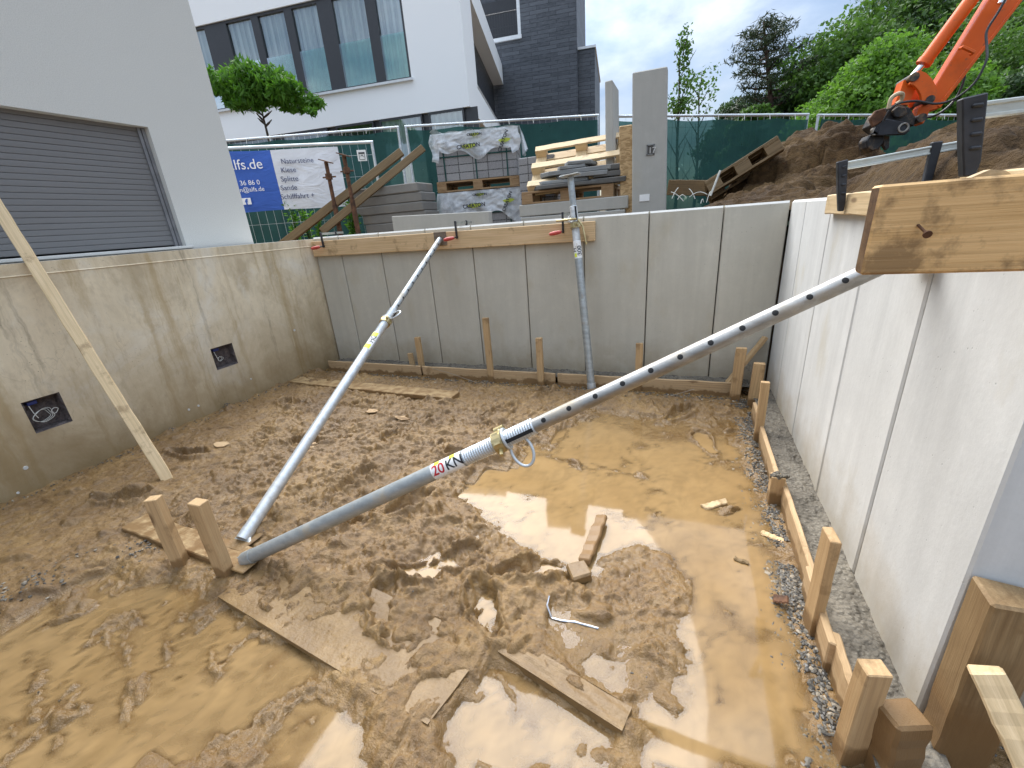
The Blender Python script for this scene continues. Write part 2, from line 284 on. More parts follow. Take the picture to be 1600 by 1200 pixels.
def leafmat(name, c1, c2, trans=.35):
    t = NT(name); t.t.nodes.remove(t.out); t.out = t.n('ShaderNodeOutputMaterial')
    ri = t.geo.outputs['Random Per Island']; n = t.noise(.55, 3)
    c = t.mix(t.math('ADD', t.math('MULTIPLY', ri, .6), t.math('MULTIPLY', n, .4)), c1, c2)
    t.fin(c, .55, None, .3); tl = t.n('ShaderNodeBsdfTranslucent', {'Color': t.mix(.5, c, (c2[0]*1.3, c2[1]*1.5, c2[2]*.8))})
    ms = t.n('ShaderNodeMixShader', {0: trans, 1: t.b.outputs[0], 2: tl.outputs[0]}); t.l(ms.outputs[0], t.out.inputs[0]); return t.m
MAT['leaf'] = leafmat('leaf_mid', (.028, .075, .016), (.115, .215, .040), .35); MAT['leaf_bright'] = leafmat('leaf_bright', (.05, .13, .018), (.17, .32, .048), .42)
MAT['leaf_dark'] = leafmat('leaf_dark', (.022, .052, .020), (.075, .135, .045), .28); MAT['needle'] = leafmat('pine_needles', (.025, .045, .022), (.055, .075, .035), .15)
MAT['leaf_garden'] = leafmat('leaf_garden', (.03, .10, .010), (.12, .26, .03), .45)
t = NT('bark'); n = t.noise(9, 6, .65, t.map((1, 1, .25))); t.bump(n, .6, .03); MAT['bark'] = t.fin(t.ramp(n, [(.35, (.035, .026, .02)), (.7, (.12, .09, .065))]), .9)
t = NT('bark_pine'); n = t.noise(9, 6, .65, t.map((1, 1, .3))); MAT['bark_pine'] = t.fin(t.ramp(n, [(.35, (.07, .04, .03)), (.7, (.17, .10, .075))]), .9)
# mud, water, soil
t = NT('churned_mud'); P = t.geo.outputs['Position']; z = t.xyz()[2]
n1 = t.noise(2.2, 6, .6, P); n2 = t.noise(24, 6, .68, P); n3 = t.noise(130, 4, .65, P)
c = t.ramp(n1, [(.30, (.140, .077, .025)), (.52, (.222, .130, .045)), (.72, (.335, .208, .080))])
c = t.mix(t.ramp(n2, [(.40, .5), (.56, 0)]), c, (.115, .064, .026)); c = t.mix(t.ramp(n2, [(.58, 0), (.72, .45)]), c, (.37, .255, .13))
wet = t.math('ADD', t.math('MULTIPLY', z, 26.), t.math('MULTIPLY', t.math('SUBTRACT', t.noise(5, 5, .6, P), .5), 1.7))
rg = t.ramp(wet, [(.10, .10), (.40, .22), (1.0, .46)])
c = t.mix(t.ramp(wet, [(.05, .6), (.6, 0)]), c, (.215, .132, .052))
t.bump(t.math('ADD', t.math('MULTIPLY', n2, 1.), t.math('MULTIPLY', n3, .35)), .85, .014); MAT['mud'] = t.fin(c, rg, None, .55)
t = NT('muddy_water'); P = t.geo.outputs['Position']; n1 = t.noise(1.5, 5, .6, P, .6); n2 = t.noise(6, 5, .62, t.map((1.6, .8, 1), P, rot=(0, 0, .7)), 1.2)
c = t.mix(t.ramp(n1, [(.3, 0), (.7, 1)]), (.295, .182, .073), (.35, .228, .102)); c = t.mix(t.ramp(n2, [(.50, 0), (.70, .45)]), c, (.23, .145, .060))
dep = t.n('ShaderNodeAttribute', attribute_name='depth').outputs['Fac']
turb = t.math('SUBTRACT', 1., t.math('POWER', 2.718, t.math('MULTIPLY', dep, -85.)), True)
t.t.nodes.remove(t.b); df = t.n('ShaderNodeBsdfDiffuse', {'Color': c}); tr = t.n('ShaderNodeBsdfTransparent', {'Color': (.93, .88, .78, 1)}); gl = t.n('ShaderNodeBsdfGlossy', {'Color': (1, 1, 1, 1), 'Roughness': .045})
bp = t.n('ShaderNodeBump', {'Height': t.noise(7, 3, .5, P), 'Strength': .02, 'Distance': .01}); t.l(bp.outputs[0], gl.inputs['Normal'])
m1_ = t.n('ShaderNodeMixShader', {0: turb, 1: tr.outputs[0], 2: df.outputs[0]}); fr_ = t.n('ShaderNodeFresnel', {'IOR': 1.36})
m2_ = t.n('ShaderNodeMixShader', {0: t.math('MULTIPLY', fr_.outputs[0], 1., True), 1: m1_.outputs[0], 2: gl.outputs[0]}); t.l(m2_.outputs[0], t.out.inputs[0]); MAT['water'] = t.m
t = NT('loose_soil'); P = t.geo.outputs['Position']; n1 = t.noise(1.6, 6, .6, P); n2 = t.noise(18, 6, .68, P); n3 = t.noise(80, 4, .6, P)
c = t.ramp(n1, [(.32, (.036, .019, .007)), (.52, (.068, .039, .014)), (.72, (.112, .070, .028))]); c = t.mix(t.ramp(n2, [(.36, .6), (.52, 0)]), c, (.02, .011, .005)); c = t.mix(t.ramp(n2, [(.6, 0), (.74, .5)]), c, (.15, .10, .05))
t.bump(t.math('ADD', n2, t.math('MULTIPLY', n3, .5)), .8, .03); MAT['soil'] = t.fin(c, .9, None, .2)
t = NT('rough_site_ground'); n = t.noise(3, 6, .65); t.bump(n, .5, .03); MAT['ground'] = t.fin(t.ramp(n, [(.3, (.12, .075, .04)), (.7, (.22, .15, .09))]), .95)
t = NT('pebbles'); ri = t.geo.outputs['Random Per Island']
MAT['pebble'] = t.fin(t.ramp(ri, [(0, (.04, .037, .033)), (.45, (.085, .078, .066)), (.8, (.15, .13, .10)), (1, (.34, .29, .22))]), t.ramp(ri, [(0, .3), (1, .7)]), None, .45)
t = NT('footing_concrete'); P = t.geo.outputs['Position']; v = t.voro(60, P); n2 = t.noise(22, 6, .65, P); n = t.noise(3, 5, .6, P)
c = t.mix(t.ramp(n, [(.35, 0), (.65, 1)]), (.115, .10, .078), (.21, .185, .145)); c = t.mix(t.ramp(v, [(.1, .5), (.4, 0)]), c, (.30, .275, .225)); c = t.mix(t.ramp(n2, [(.36, .75), (.5, 0)]), c, (.055, .047, .036))
t.bump(t.math('ADD', t.math('MULTIPLY', v, -1.), n2), .9, .012); MAT['footing'] = t.fin(c, .8)
MAT['wire'] = plain('tie_wire', (.40, .36, .30), .5, .4, .2); MAT['cable'] = plain('white_cable', (.62, .62, .56), .5, 0, .1); MAT['blue'] = plain('blue_box', (.02, .035, .17), .5, 0, .2)
t = NT('broken_masonry'); n = t.noise(30, 6, .7); t.bump(n, .9, .02); MAT['recess'] = t.fin(t.ramp(n, [(.35, (.055, .045, .045)), (.7, (.16, .13, .12))]), .9)
t = NT('joint_tape'); MAT['joint'] = t.fin(t.mix(t.noise(5, 5), (.23, .195, .165), (.30, .265, .23)), .8)
t = NT('mud_coated_board'); P = t.geo.outputs['Position']; n = t.noise(6, 6, .65, P); n2 = t.noise(40, 5, .65, P); g = t.noise(6, 4, .6, t.map((1, 20, 20)))
c = t.ramp(n, [(.3, (.145, .085, .033)), (.55, (.225, .140, .057)), (.72, (.31, .20, .090))]); c = t.mix(t.ramp(g, [(.5, 0), (.7, .4)]), c, (.15, .09, .04)); t.bump(t.math('ADD', n2, t.math('MULTIPLY', n, .6)), .6, .008); MAT['mudboard'] = t.fin(c, .42, None, .45)
# ------------------------------------------------------------------ mesh helpers
def tag(o, label=None, cat=None, group=None, kind=None):
    for k, v in (('label', label), ('category', cat), ('group', group), ('kind', kind)):
        if v: o[k] = v
    return o
def empty(name, label, cat, loc=(0, 0, 0), rz=0., group=None):
    o = bpy.data.objects.new(name, None); C.objects.link(o); o.location = loc; o.rotation_euler = (0, 0, rz); o.empty_display_size = .1
    return tag(o, label, cat, group)
def add(o, parent=None):
    C.objects.link(o)
    if parent: o.parent = parent
    return o
class MB:
    def __init__(s): s.v = []; s.f = []; s.m = []
    def face(s, pts, mi=0):
        b = len(s.v); s.v += [Vector(p) for p in pts]; s.f.append(tuple(range(b, b+len(pts)))); s.m.append(mi)
    def raw(s, vs, fs, mi=0):
        b = len(s.v); s.v += [Vector(p) for p in vs]; s.f += [tuple(i+b for i in f) for f in fs]; s.m += [mi]*len(fs); return s
    def box(s, c, d, ax=None, mi=0):
        "box with centre c, full size d, axes ax"
        X, Y, Z = ax or (Vector((1, 0, 0)), Vector((0, 1, 0)), Vector((0, 0, 1)))
        c = Vector(c); vs = [c+X*(d[0]/2*i)+Y*(d[1]/2*j)+Z*(d[2]/2*k) for i in (-1, 1) for j in (-1, 1) for k in (-1, 1)]
        return s.raw(vs, [(0, 1, 3, 2), (4, 6, 7, 5), (0, 4, 5, 1), (2, 3, 7, 6), (0, 2, 6, 4), (1, 5, 7, 3)], mi)
    def b2(s, x0, x1, y0, y1, z0, z1, mi=0): return s.box(((x0+x1)/2, (y0+y1)/2, (z0+z1)/2), (x1-x0, y1-y0, z1-z0), None, mi)
    def tube(s, pts, r, n=10, mi=0, cap=True):
        pts = [Vector(p) for p in pts]; rs = r if isinstance(r, (list, tuple)) else [r]*len(pts)
        rings = []; t0 = (pts[1]-pts[0]).normalized(); a = t0.orthogonal().normalized()
        for i, p in enumerate(pts):
            t = (pts[min(i+1, len(pts)-1)]-pts[max(i-1, 0)]).normalized(); a = (a-t*a.dot(t)).normalized(); b = t.cross(a)
            rings.append([p+(a*math.cos(2*math.pi*k/n)+b*math.sin(2*math.pi*k/n))*rs[i] for k in range(n)])
        base = len(s.v)
        for g in rings: s.v += g
        for i in range(len(pts)-1):
            for k in range(n):
                s.f.append((base+i*n+k, base+i*n+(k+1) % n, base+(i+1)*n+(k+1) % n, base+(i+1)*n+k)); s.m.append(mi)
        if cap:
            s.f.append(tuple(base+k for k in reversed(range(n)))); s.m.append(mi)
            s.f.append(tuple(base+(len(pts)-1)*n+k for k in range(n))); s.m.append(mi)
        return s
    def prism(s, poly, depth, mi=0):
        "closed polygon of points, extruded along depth"
        n = len(poly); d = Vector(depth); p0 = [Vector(p) for p in poly]; p1 = [p+d for p in p0]
        nrm = sum(((p0[i]-p0[0]).cross(p0[(i+1) % n]-p0[0]) for i in range(1, n-1)), Vector())
        if nrm.dot(d) > 0: p0, p1 = p0[::-1], p1[::-1]
        b = len(s.v); s.v += p0+p1
        s.f.append(tuple(range(b, b+n))); s.m.append(mi); s.f.append(tuple(range(b+2*n-1, b+n-1, -1))); s.m.append(mi)
        for i in range(n):
            j = (i+1) % n; s.f.append((b+j, b+i, b+n+i, b+n+j)); s.m.append(mi)
        return s
    def build(s, name, mats, parent=None, org=(0, 0, 0), smooth=False, bevel=0., jitter=0.):
        o_ = Vector(org); me = bpy.data.meshes.new(name)
        me.from_pydata([tuple(p-o_) for p in s.v], [], s.f)
        for m in (mats if isinstance(mats, (list, tuple)) else [mats]): me.materials.append(MAT[m])
        me.polygons.foreach_set('material_index', s.m)
        if bevel:
            bm = bmesh.new(); bm.from_mesh(me); bmesh.ops.remove_doubles(bm, verts=bm.verts, dist=1e-5)
            bmesh.ops.bevel(bm, geom=[e for e in bm.edges if len(e.link_faces) == 2 and e.calc_face_angle(0) > .5], offset=bevel, segments=1, affect='EDGES', clamp_overlap=True)
            if jitter:
                for v in bm.verts: v.co += Vector((random.uniform(-1, 1), random.uniform(-1, 1), random.uniform(-1, 1)))*jitter
            bm.to_mesh(me); bm.free()
        if smooth:
            for p in me.polygons: p.use_smooth = True
            try: me.set_sharp_from_angle(angle=R_(40))
            except Exception: pass
        me.update(); o = bpy.data.objects.new(name, me); o.location = o_
        return add(o, parent)
LAST = [None]
def last(): return LAST[0]
def beam(name, p0, p1, w, t, mat, side=(0, 0, 1), parent=None, bevel=.004, rough=.0015, seg=10, endmat=None):
    "a board from p0 to p1 (centre line): w wide along side, t thick; its grain runs along it"
    p0, p1 = Vector(p0), Vector(p1); L = (p1-p0).length; X = (p1-p0).normalized(); s_ = Vector(side); Y = (s_-X*s_.dot(X)).normalized(); Z = X.cross(Y)
    bm = bmesh.new(); rings = []
    for i in range(seg+1):
        x = L*i/seg; j = [random.uniform(-1, 1)*rough*2 for _ in range(4)]; oy, oz = random.uniform(-1, 1)*rough, random.uniform(-1, 1)*rough
        rings.append([bm.verts.new((x+(random.uniform(-rough, rough)*3 if i in (0, seg) else 0), sy*w/2+oy+j[k]*.4, sz*t/2+oz)) for k, (sy, sz) in enumerate(((-1, -1), (1, -1), (1, 1), (-1, 1)))])
    for i in range(seg):
        for k in range(4): bm.faces.new((rings[i][k], rings[i][(k+1) % 4], rings[i+1][(k+1) % 4], rings[i+1][k]))
    e0 = bm.faces.new(rings[0][::-1]); e1 = bm.faces.new(rings[-1])
    if endmat: e0.material_index = e1.material_index = 1
    bmesh.ops.recalc_face_normals(bm, faces=bm.faces)
    if bevel: bmesh.ops.bevel(bm, geom=[e for e in bm.edges if e.calc_face_angle(0) > .6], offset=bevel, segments=1, affect='EDGES')
    me = bpy.data.meshes.new(name); bm.to_mesh(me); bm.free(); me.materials.append(MAT[mat])
    if endmat: me.materials.append(MAT[endmat])
    o = bpy.data.objects.new(name, me); Mx = Matrix((X, Y, Z)).transposed().to_4x4(); Mx.translation = p0; o.matrix_world = Mx
    C.objects.link(o); LAST[0] = o
    if parent: o.parent = parent; o.matrix_basis = Mx
    return o
def lettering(name, s, size, origin, ax, ay, mat, parent, align='LEFT', lift=.003, bold=0., depth=.0006, xs=1.):
    cu = bpy.data.curves.new('text', 'FONT'); cu.body = s; cu.size = size; cu.align_x = align; cu.extrude = depth; cu.offset = bold
    to = bpy.data.objects.new('text', cu); C.objects.link(to); me = bpy.data.meshes.new_from_object(to.evaluated_get(bpy.context.evaluated_depsgraph_get()))
    bpy.data.objects.remove(to); bpy.data.curves.remove(cu); me.name = name; me.materials.clear(); me.materials.append(MAT[mat])
    X, Y = Vector(ax).normalized(), Vector(ay).normalized(); Z = X.cross(Y); n = len(me.vertices); co = np.empty(n*3); me.vertices.foreach_get('co', co); co = co.reshape(-1, 3)
    A = np.array([X, Y, Z]); P = np.array(origin)+co[:, :1]*xs*A[0]+co[:, 1:2]*A[1]+(co[:, 2:]+lift)*A[2]
    me.vertices.foreach_set('co', P.ravel()); me.update(); return add(bpy.data.objects.new(name, me), parent)
def arrmesh(name, V, F, mats, parent=None, smooth=False, mi=None, k=4):
    me = bpy.data.meshes.new(name); V = np.asarray(V, np.float32); F = np.asarray(F, np.int32)
    me.vertices.add(len(V)); me.vertices.foreach_set('co', V.ravel()); me.loops.add(F.size); me.loops.foreach_set('vertex_index', F.ravel())
    me.polygons.add(len(F)); me.polygons.foreach_set('loop_start', np.arange(0, F.size, F.shape[1], dtype=np.int32))
    if mi is not None: me.polygons.foreach_set('material_index', np.asarray(mi, np.int32))
    me.polygons.foreach_set('use_smooth', np.full(len(F), smooth)); me.update(calc_edges=True); me.validate()
    for m in mats: me.materials.append(MAT[m])
    return add(bpy.data.objects.new(name, me), parent)
def pnoise(x, y, seed=0):
    g = np.random.default_rng(seed); p = g.permutation(256); p = np.concatenate([p, p]); an = g.random(256)*2*np.pi
    xi = np.floor(x).astype(int); yi = np.floor(y).astype(int); xf = x-xi; yf = y-yi; u = xf**3*(xf*(xf*6-15)+10); v = yf**3*(yf*(yf*6-15)+10)
    def gr(i, j, dx, dy): a = an[p[p[i & 255]+(j & 255)]]; return np.cos(a)*dx+np.sin(a)*dy
    a = gr(xi, yi, xf, yf); b = gr(xi+1, yi, xf-1, yf); c = gr(xi, yi+1, xf, yf-1); d = gr(xi+1, yi+1, xf-1, yf-1)
    return (a+(b-a)*u+((c+(d-c)*u)-(a+(b-a)*u))*v)*1.5
def fbm(x, y, o=5, seed=0, g=.5):
    r = 0; a = 1
    for i in range(o): r = r+a*pnoise(x*2**i+17*i, y*2**i-9*i, seed+i); a *= g
    return r
def inpoly(X, Y, poly):
    r = np.zeros(X.shape, bool); n = len(poly)
    for i in range(n):
        x0, y0 = poly[i]; x1, y1 = poly[(i+1) % n]
        c = ((y0 > Y) != (y1 > Y)) & (X < (x1-x0)*(Y-y0)/(y1-y0+1e-12)+x0); r ^= c
    return r
def blur(a, k):
    for ax in (0, 1):
        p = np.pad(a, [(k, k) if i == ax else (0, 0) for i in (0, 1)], mode='edge'); cs = np.cumsum(p, axis=ax); z = np.zeros_like(np.take(cs, [0], ax)); cs = np.concatenate([z, cs], ax)
        n = a.shape[ax]; a = (np.take(cs, range(2*k+1, 2*k+1+n), ax)-np.take(cs, range(0, n), ax))/(2*k+1)
    return a
def clods(H, x0, y0, st, n, rmin, rmax, hgt, seed, mask=None, flat=.6):
    g = np.random.default_rng(seed); ny, nx = H.shape
    if mask is None: pk_ = g.integers(0, nx*ny, n)
    else: cdf = np.cumsum(np.clip(mask, 0, None).ravel()); pk_ = np.searchsorted(cdf, g.random(n)*cdf[-1])
    for q_ in pk_:
        j, i = divmod(int(min(q_, nx*ny-1)), nx)
        r = rmin+(rmax-rmin)*g.random()**2.2; k = int(r*1.8/st)+1; i0, i1, j0, j1 = max(0, i-k), min(nx, i+k+1), max(0, j-k), min(ny, j+k+1)
        yy, xx = np.mgrid[j0:j1, i0:i1]; dx, dy = (xx-i)*st, (yy-j)*st; a = g.random()*3.14; el = 1+g.random()*1.2
        u = (dx*np.cos(a)+dy*np.sin(a))/el; v = -dx*np.sin(a)+dy*np.cos(a); th = np.arctan2(v, u); ph = g.random(3)*6.3
        rr = r*(.75+.2*np.sin(2*th+ph[0])+.16*np.sin(3*th+ph[1])+.12*np.sin(5*th+ph[2])); q = np.hypot(u, v)/rr
        tilt = 1+.5*(dx*np.cos(ph[0])+dy*np.sin(ph[0]))/r
        b = np.clip(1-q**2.4, 0, 1)**flat*r*hgt*(.5+.7*g.random())*np.clip(tilt, .3, 1.7)
        H[j0:j1, i0:i1] = np.maximum(H[j0:j1, i0:i1], H[j, i]*.5+H[j0:j1, i0:i1]*.5+b) if g.random() < .8 else H[j0:j1, i0:i1]-b*.6
    return H
def gridmesh(name, X, Y, H, mat, keep=None):
    ny, nx = H.shape; V = np.stack([X.ravel(), Y.ravel(), H.ravel()], 1); idx = np.arange(nx*ny).reshape(ny, nx)
    F = np.stack([idx[:-1, :-1], idx[:-1, 1:], idx[1:, 1:], idx[1:, :-1]], -1)
    F = F[keep] if keep is not None else F.reshape(-1, 4)
    return arrmesh(name, V, F, [mat], smooth=True)
# ------------------------------------------------------------------ the ground, the pit floor, the water
LX, RX, BY = -3.68, .65, 3.69          # faces of the left, right and back wall
WZ, WT = .09, 1.40                     # foot and top of the walls
ENDY = 1.08                            # where the right wall ends
g = MB()
xs, ys = (-160, -3.98, .80, 3.2, 160), (-160, -3.2, 1.34, 3.85, 160)
for i in range(4):
    for j in range(4):
        if (i == 1 and j in (1, 2)) or (i == 2 and j == 1): continue
        g.face([(xs[i], ys[j], .95), (xs[i+1], ys[j], .95), (xs[i+1], ys[j+1], .95), (xs[i], ys[j+1], .95)])
sk = [(-3.98, -3.2), (3.2, -3.2), (3.2, 1.34), (.80, 1.34), (.80, 3.85), (-3.98, 3.85)]
for a, b in zip(sk, sk[1:]+sk[:1]): g.face([(*b, -.4), (*a, -.4), (*a, .95), (*b, .95)])
g.face([(-3.98, -3.2, -.4), (3.2, -3.2, -.4), (3.2, 3.85, -.4), (-3.98, 3.85, -.4)])
tag(g.build('ground', 'ground'), 'rough brown site ground round the open pit', kind='structure')
ST = .0068
gx = np.arange(-3.72, 2.6, ST); gy = np.arange(-.5, 3.74, ST); GX, GY = np.meshgrid(gx, gy)
def wpoly(pts, z=0.): return [(p.x, p.y) for p in (onz(a, b, z) for a, b in pts)]
PUD = [[(700, 775), (745, 745), (800, 725), (835, 690), (900, 655), (985, 648), (1060, 672), (1130, 690), (1172, 720), (1200, 770), (1215, 840), (1248, 910), (1262, 985), (1290, 1060), (1312, 1220), (1000, 1220), (1010, 1120), (1050, 1040), (1060, 960), (1052, 890), (1060, 858), (1000, 845), (950, 850), (935, 885), (870, 895), (800, 855), (760, 810)],
       [(612, 892), (640, 872), (672, 868), (690, 880), (725, 872), (730, 892), (690, 905), (640, 902)],
       [(-60, 985), (50, 950), (90, 920), (160, 895), (240, 900), (330, 905), (372, 925), (350, 940), (420, 985), (500, 1050), (560, 1085), (590, 1130), (600, 1220), (-80, 1240)],
       [(700, 1100), (735, 1045), (765, 1022), (830, 1060), (900, 1110), (965, 1145), (990, 1180), (980, 1220), (720, 1220)],
       [(850, 935), (930, 960), (1000, 1010), (1030, 1060), (1000, 1120), (960, 1110), (900, 1040), (860, 990)],
       [(900, 640), (1000, 648), (1080, 655), (1165, 650), (1180, 690), (1060, 690), (940, 665)]]
DEP = [-.021, -.018, -.013, -.014, -.004, -.006]
base = .034+.012*fbm(GX*.9, GY*.9, 3, 40)
base += .035*np.clip((-2.3-GX)/1.4, 0, 1)+.02*np.clip((GY-2.6), 0, 1)
inside = np.zeros(GX.shape, bool)
wx, wy = .085*fbm(GX*3.2, GY*3.2, 4, 21, .6), .085*fbm(GX*3.2, GY*3.2, 4, 25, .6)
for pl, d in zip(PUD, DEP):
    m = inpoly(GX+wx*.8, GY+wy*.8, wpoly(pl)); base = np.where(m, d, base); inside |= m
base = np.where(inpoly(GX+wx*.8, GY+wy*.8, wpoly([(930, 850), (1060, 850), (1075, 1000), (1010, 1030), (900, 960), (890, 900)])), base-.020, base)
base = blur(blur(base, 5), 4)
soft = blur(inside.astype(float), 7)
amp = np.full(GX.shape, .55)
amp[inpoly(GX, GY, wpoly([(420, 640), (560, 615), (720, 640), (880, 650), (840, 720), (760, 760), (800, 820), (930, 900), (1040, 870), (1050, 960), (960, 960), (860, 950), (700, 1000), (560, 900), (430, 900), (360, 760)]))] = 1.0
amp[inpoly(GX, GY, wpoly([(-40, 780), (400, 625), (470, 620), (330, 760), (180, 830), (0, 950), (-40, 980)]))] = .30
amp[GY > 3.1] = .45
amp[inpoly(GX, GY, wpoly([(340, 930), (440, 890), (770, 1005), (690, 1115)]))] = .25
amp[inpoly(GX, GY, wpoly([(930, 830), (1070, 840), (1080, 1000), (960, 1000), (900, 930)]))] *= .62
amp = blur(amp, 14)
n_a = fbm(GX*4.3+wx*6, GY*4.3+wy*6, 5, 3, .55); n_b = fbm(GX*15+wx*18, GY*15+wy*18, 4, 9, .55)
rid = 1-np.abs(fbm(GX*9+wx*14, GY*9+wy*14, 4, 14, .5))*1.6
lp = blur(inpoly(GX, GY, wpoly([(-80, 940), (240, 890), (420, 960), (620, 1130), (620, 1240), (-100, 1260)])).astype(float), 10)
ua_, va_ = GX*math.cos(.95)+GY*math.sin(.95), -GX*math.sin(.95)+GY*math.cos(.95)
isl = np.clip(fbm(ua_*2.2+wx*4, va_*5.5+wy*7, 4, 121, .55)*1.5-.30, 0, 1)
isl2 = np.clip(fbm(GX*3.1+wx*5, GY*3.1+wy*5, 4, 131, .55)*1.5-.52, 0, 1)
base = base+.030*lp*soft*isl**.8+.022*(1-lp)*soft*isl2
isl = np.clip(lp*isl*1.6+(1-lp)*isl2, 0, 1)
soft = soft*(1-.7*isl)
H = base+np.maximum(amp, .5*soft)*(1-.42*soft)*(.021*n_a+.0125*n_b+.013*np.clip(rid, -1, 1)-.004)
msk = amp*(1-.80*soft)
# smeared clay: strokes pulled in changing directions
for k_, (an, sd_) in enumerate(((.4, 31), (1.3, 32), (-.6, 33))):
    u_, v_ = GX*math.cos(an)+GY*math.sin(an), -GX*math.sin(an)+GY*math.cos(an); w_ = np.clip(fbm(GX*2.6, GY*2.6, 2, 50+k_)*2+.3, 0, 1)
    H += amp*(1-.5*soft)*w_*.016*fbm(u_*6+wx*8, v_*24+wy*16, 4, sd_, .55)
H += amp*(1-.6*soft)*(.0060*fbm(GX*38+wx*20, GY*38+wy*20, 3, 141, .6))
for f_, sd_, dp_ in ((11., 151, .016), (21., 152, .010)): H -= amp*(1-.7*soft)*dp_*np.clip(1-np.abs(fbm(GX*f_+wx*16, GY*f_+wy*16, 3, sd_, .6))/.16, 0, 1)
H = clods(H, gx[0], gy[0], ST, 2600, .012, .055, .62, 5, msk**1.5)
H = clods(H, gx[0], gy[0], ST, 2800, .008, .022, .7, 6, np.clip(msk*1.1-.1, 0, 1))
# boot prints: pressed soles with squeezed rims
g_ = np.random.default_rng(77)
for px_, py_, a in [(480, 700, .3), (560, 760, 1.2), (520, 830, .6), (610, 690, 2.), (650, 900, .2), (700, 885, .9), (760, 960, 2.3), (820, 900, .5), (640, 800, 1.), (720, 720, .1), (450, 640, 2.6), (1060, 650, .9), (850, 620, 1.3), (300, 720, .2), (200, 790, .5), (1100, 690, 1.9), (600, 950, 2.1), (560, 640, .2), (780, 650, 1.)]:
    c = onz(px_, py_); u = (GX-c.x)*math.cos(a)+(GY-c.y)*math.sin(a); v = -(GX-c.x)*math.sin(a)+(GY-c.y)*math.cos(a)
    q = np.hypot(u/.14, v/(.048+.012*np.sin(u*18)))+.25*n_b; H += -.042*np.clip(1.05-q, 0, 1)**.5*(q < 1.05)+.026*np.exp(-((q-1.25)/.22)**2)
# long smeared ridges standing out of the puddles
for i in range(34):
    pts = [(60, 1080, -.5, .16), (200, 1100, -.5, .13), (170, 1000, -.45, .10), (260, 1020, -.5, .12), (330, 1030, -.5, .10), (90, 1150, -.5, .10), (880, 720, 2.9, .22), (960, 735, 2.9, .18), (1040, 600, 2.7, .1), (800, 1085, -.6, .14), (890, 1060, -.6, .12), (1010, 1020, .9, .09), (980, 1090, .5, .08), (1060, 1010, -.4, .06), (1010, 1150, .1, .08), (940, 1180, .2, .09)]
    if i < len(pts): px_, py_, a, ln = pts[i]
    else: px_, py_, a, ln = *((g_.uniform(0, 560), g_.uniform(930, 1190)) if i < 20 else (g_.uniform(760, 1190), g_.uniform(650, 800))), g_.normal(-.5, .35), g_.uniform(.02, .085)
    c = onz(px_, py_); u = (GX-c.x)*math.cos(a)+(GY-c.y)*math.sin(a); v = -(GX-c.x)*math.sin(a)+(GY-c.y)*math.cos(a)
    q = np.hypot(u/ln, v/(.014+.02*g_.random()))+.6*n_b+.45*n_a; H += (.022 if i < 16 else .016)*np.clip(1.-q, 0, 1)**.7
# gravelly edge along the right and the back formwork, and the step of the trodden path at the left
e1 = np.clip((GX-.36)/.12, 0, 1)*(GY > 1.0); e2 = np.clip((GY-3.27)/.14, 0, 1); ee = np.maximum(e1, e2)
H = H*(1-ee)+ee*(.010+.010*n_b+.006*n_a)
far = np.clip((GX-.62)/.05, 0, 1)*(GY < 1.3); H = H*(1-far)+far*(.03+.016*n_b+.012*n_a)
for tgt in [([(196, 828), (228, 800), (398, 850), (352, 905)], .030), ([(336, 935), (440, 870), (790, 1000), (690, 1120)], .026)]:
    m = blur(inpoly(GX, GY, wpoly(tgt[0], .03)).astype(float), 4)
    if tgt[1] < .03:
        ea, eb, ec = [onz(x, y, .03) for x, y in ((340, 932), (668, 1132), (768, 1003))]; nn_ = Vector((-(eb.y-ea.y), eb.x-ea.x)).normalized(); dd_ = (ec-eb).x*nn_.x+(ec-eb).y*nn_.y; tt_ = ((GX-ea.x)*nn_.x+(GY-ea.y)*nn_.y)/dd_
        cov_ = np.clip((tt_+.35*n_a+.2*n_b-.42)/.3, 0, 1)*.035
    else: cov_ = 0.
    H = H*(1-m)+np.minimum(H+cov_*.5, tgt[1]+cov_+(.045*np.clip(n_b*.8+n_a*.9-.12, 0, 1) if tgt[1] < .03 else 0))*m
tag(gridmesh('mud', GX, GY, H, 'mud'), 'churned wet brown mud on the floor of the pit', kind='structure')
q_ = 3; wxs, wys, wh = GX[::q_, ::q_], GY[::q_, ::q_], H[::q_, ::q_]
ok = (wxs < .66); kw = ok[:-1, :-1] & ok[1:, 1:]
wo_ = gridmesh('water', wxs, wys, np.zeros(wh.shape), 'water', kw)
at = wo_.data.attributes.new('depth', 'FLOAT', 'POINT'); at.data.foreach_set('value', np.clip(-wh, 0, .2).astype(np.float32).ravel())
tag(wo_, 'shallow muddy rain water lying in the pit', kind='structure')
def mud_h(x, y):
    i = min(max(int((x-gx[0])/ST), 0), len(gx)-1); j = min(max(int((y-gy[0])/ST), 0), len(gy)-1); return float(H[j, i])
# the rough concrete strip the walls stand on, between formwork and wall
def strip(x0, x1, y0, y1, z, name):
    s = .009; X, Y = np.meshgrid(np.arange(x0, x1+s, s), np.arange(y0, y1+s, s)); h = z+.008*fbm(X*9, Y*9, 4, 60)+.006*fbm(X*30, Y*30, 3, 66)
    h = clods(h, x0, y0, s, int(X.size*.035), .008, .022, .5, 61); return gridmesh(name, X, Y, h, 'footing')
tag(strip(.515, .672, .30, 3.5, .085, 'strip_footing'), 'rough grey concrete strip between the formwork and the right wall', 'footing')
tag(strip(-3.60, .52, 3.505, 3.72, .080, 'strip_footing'), 'rough grey concrete strip at the foot of the back wall', 'footing')
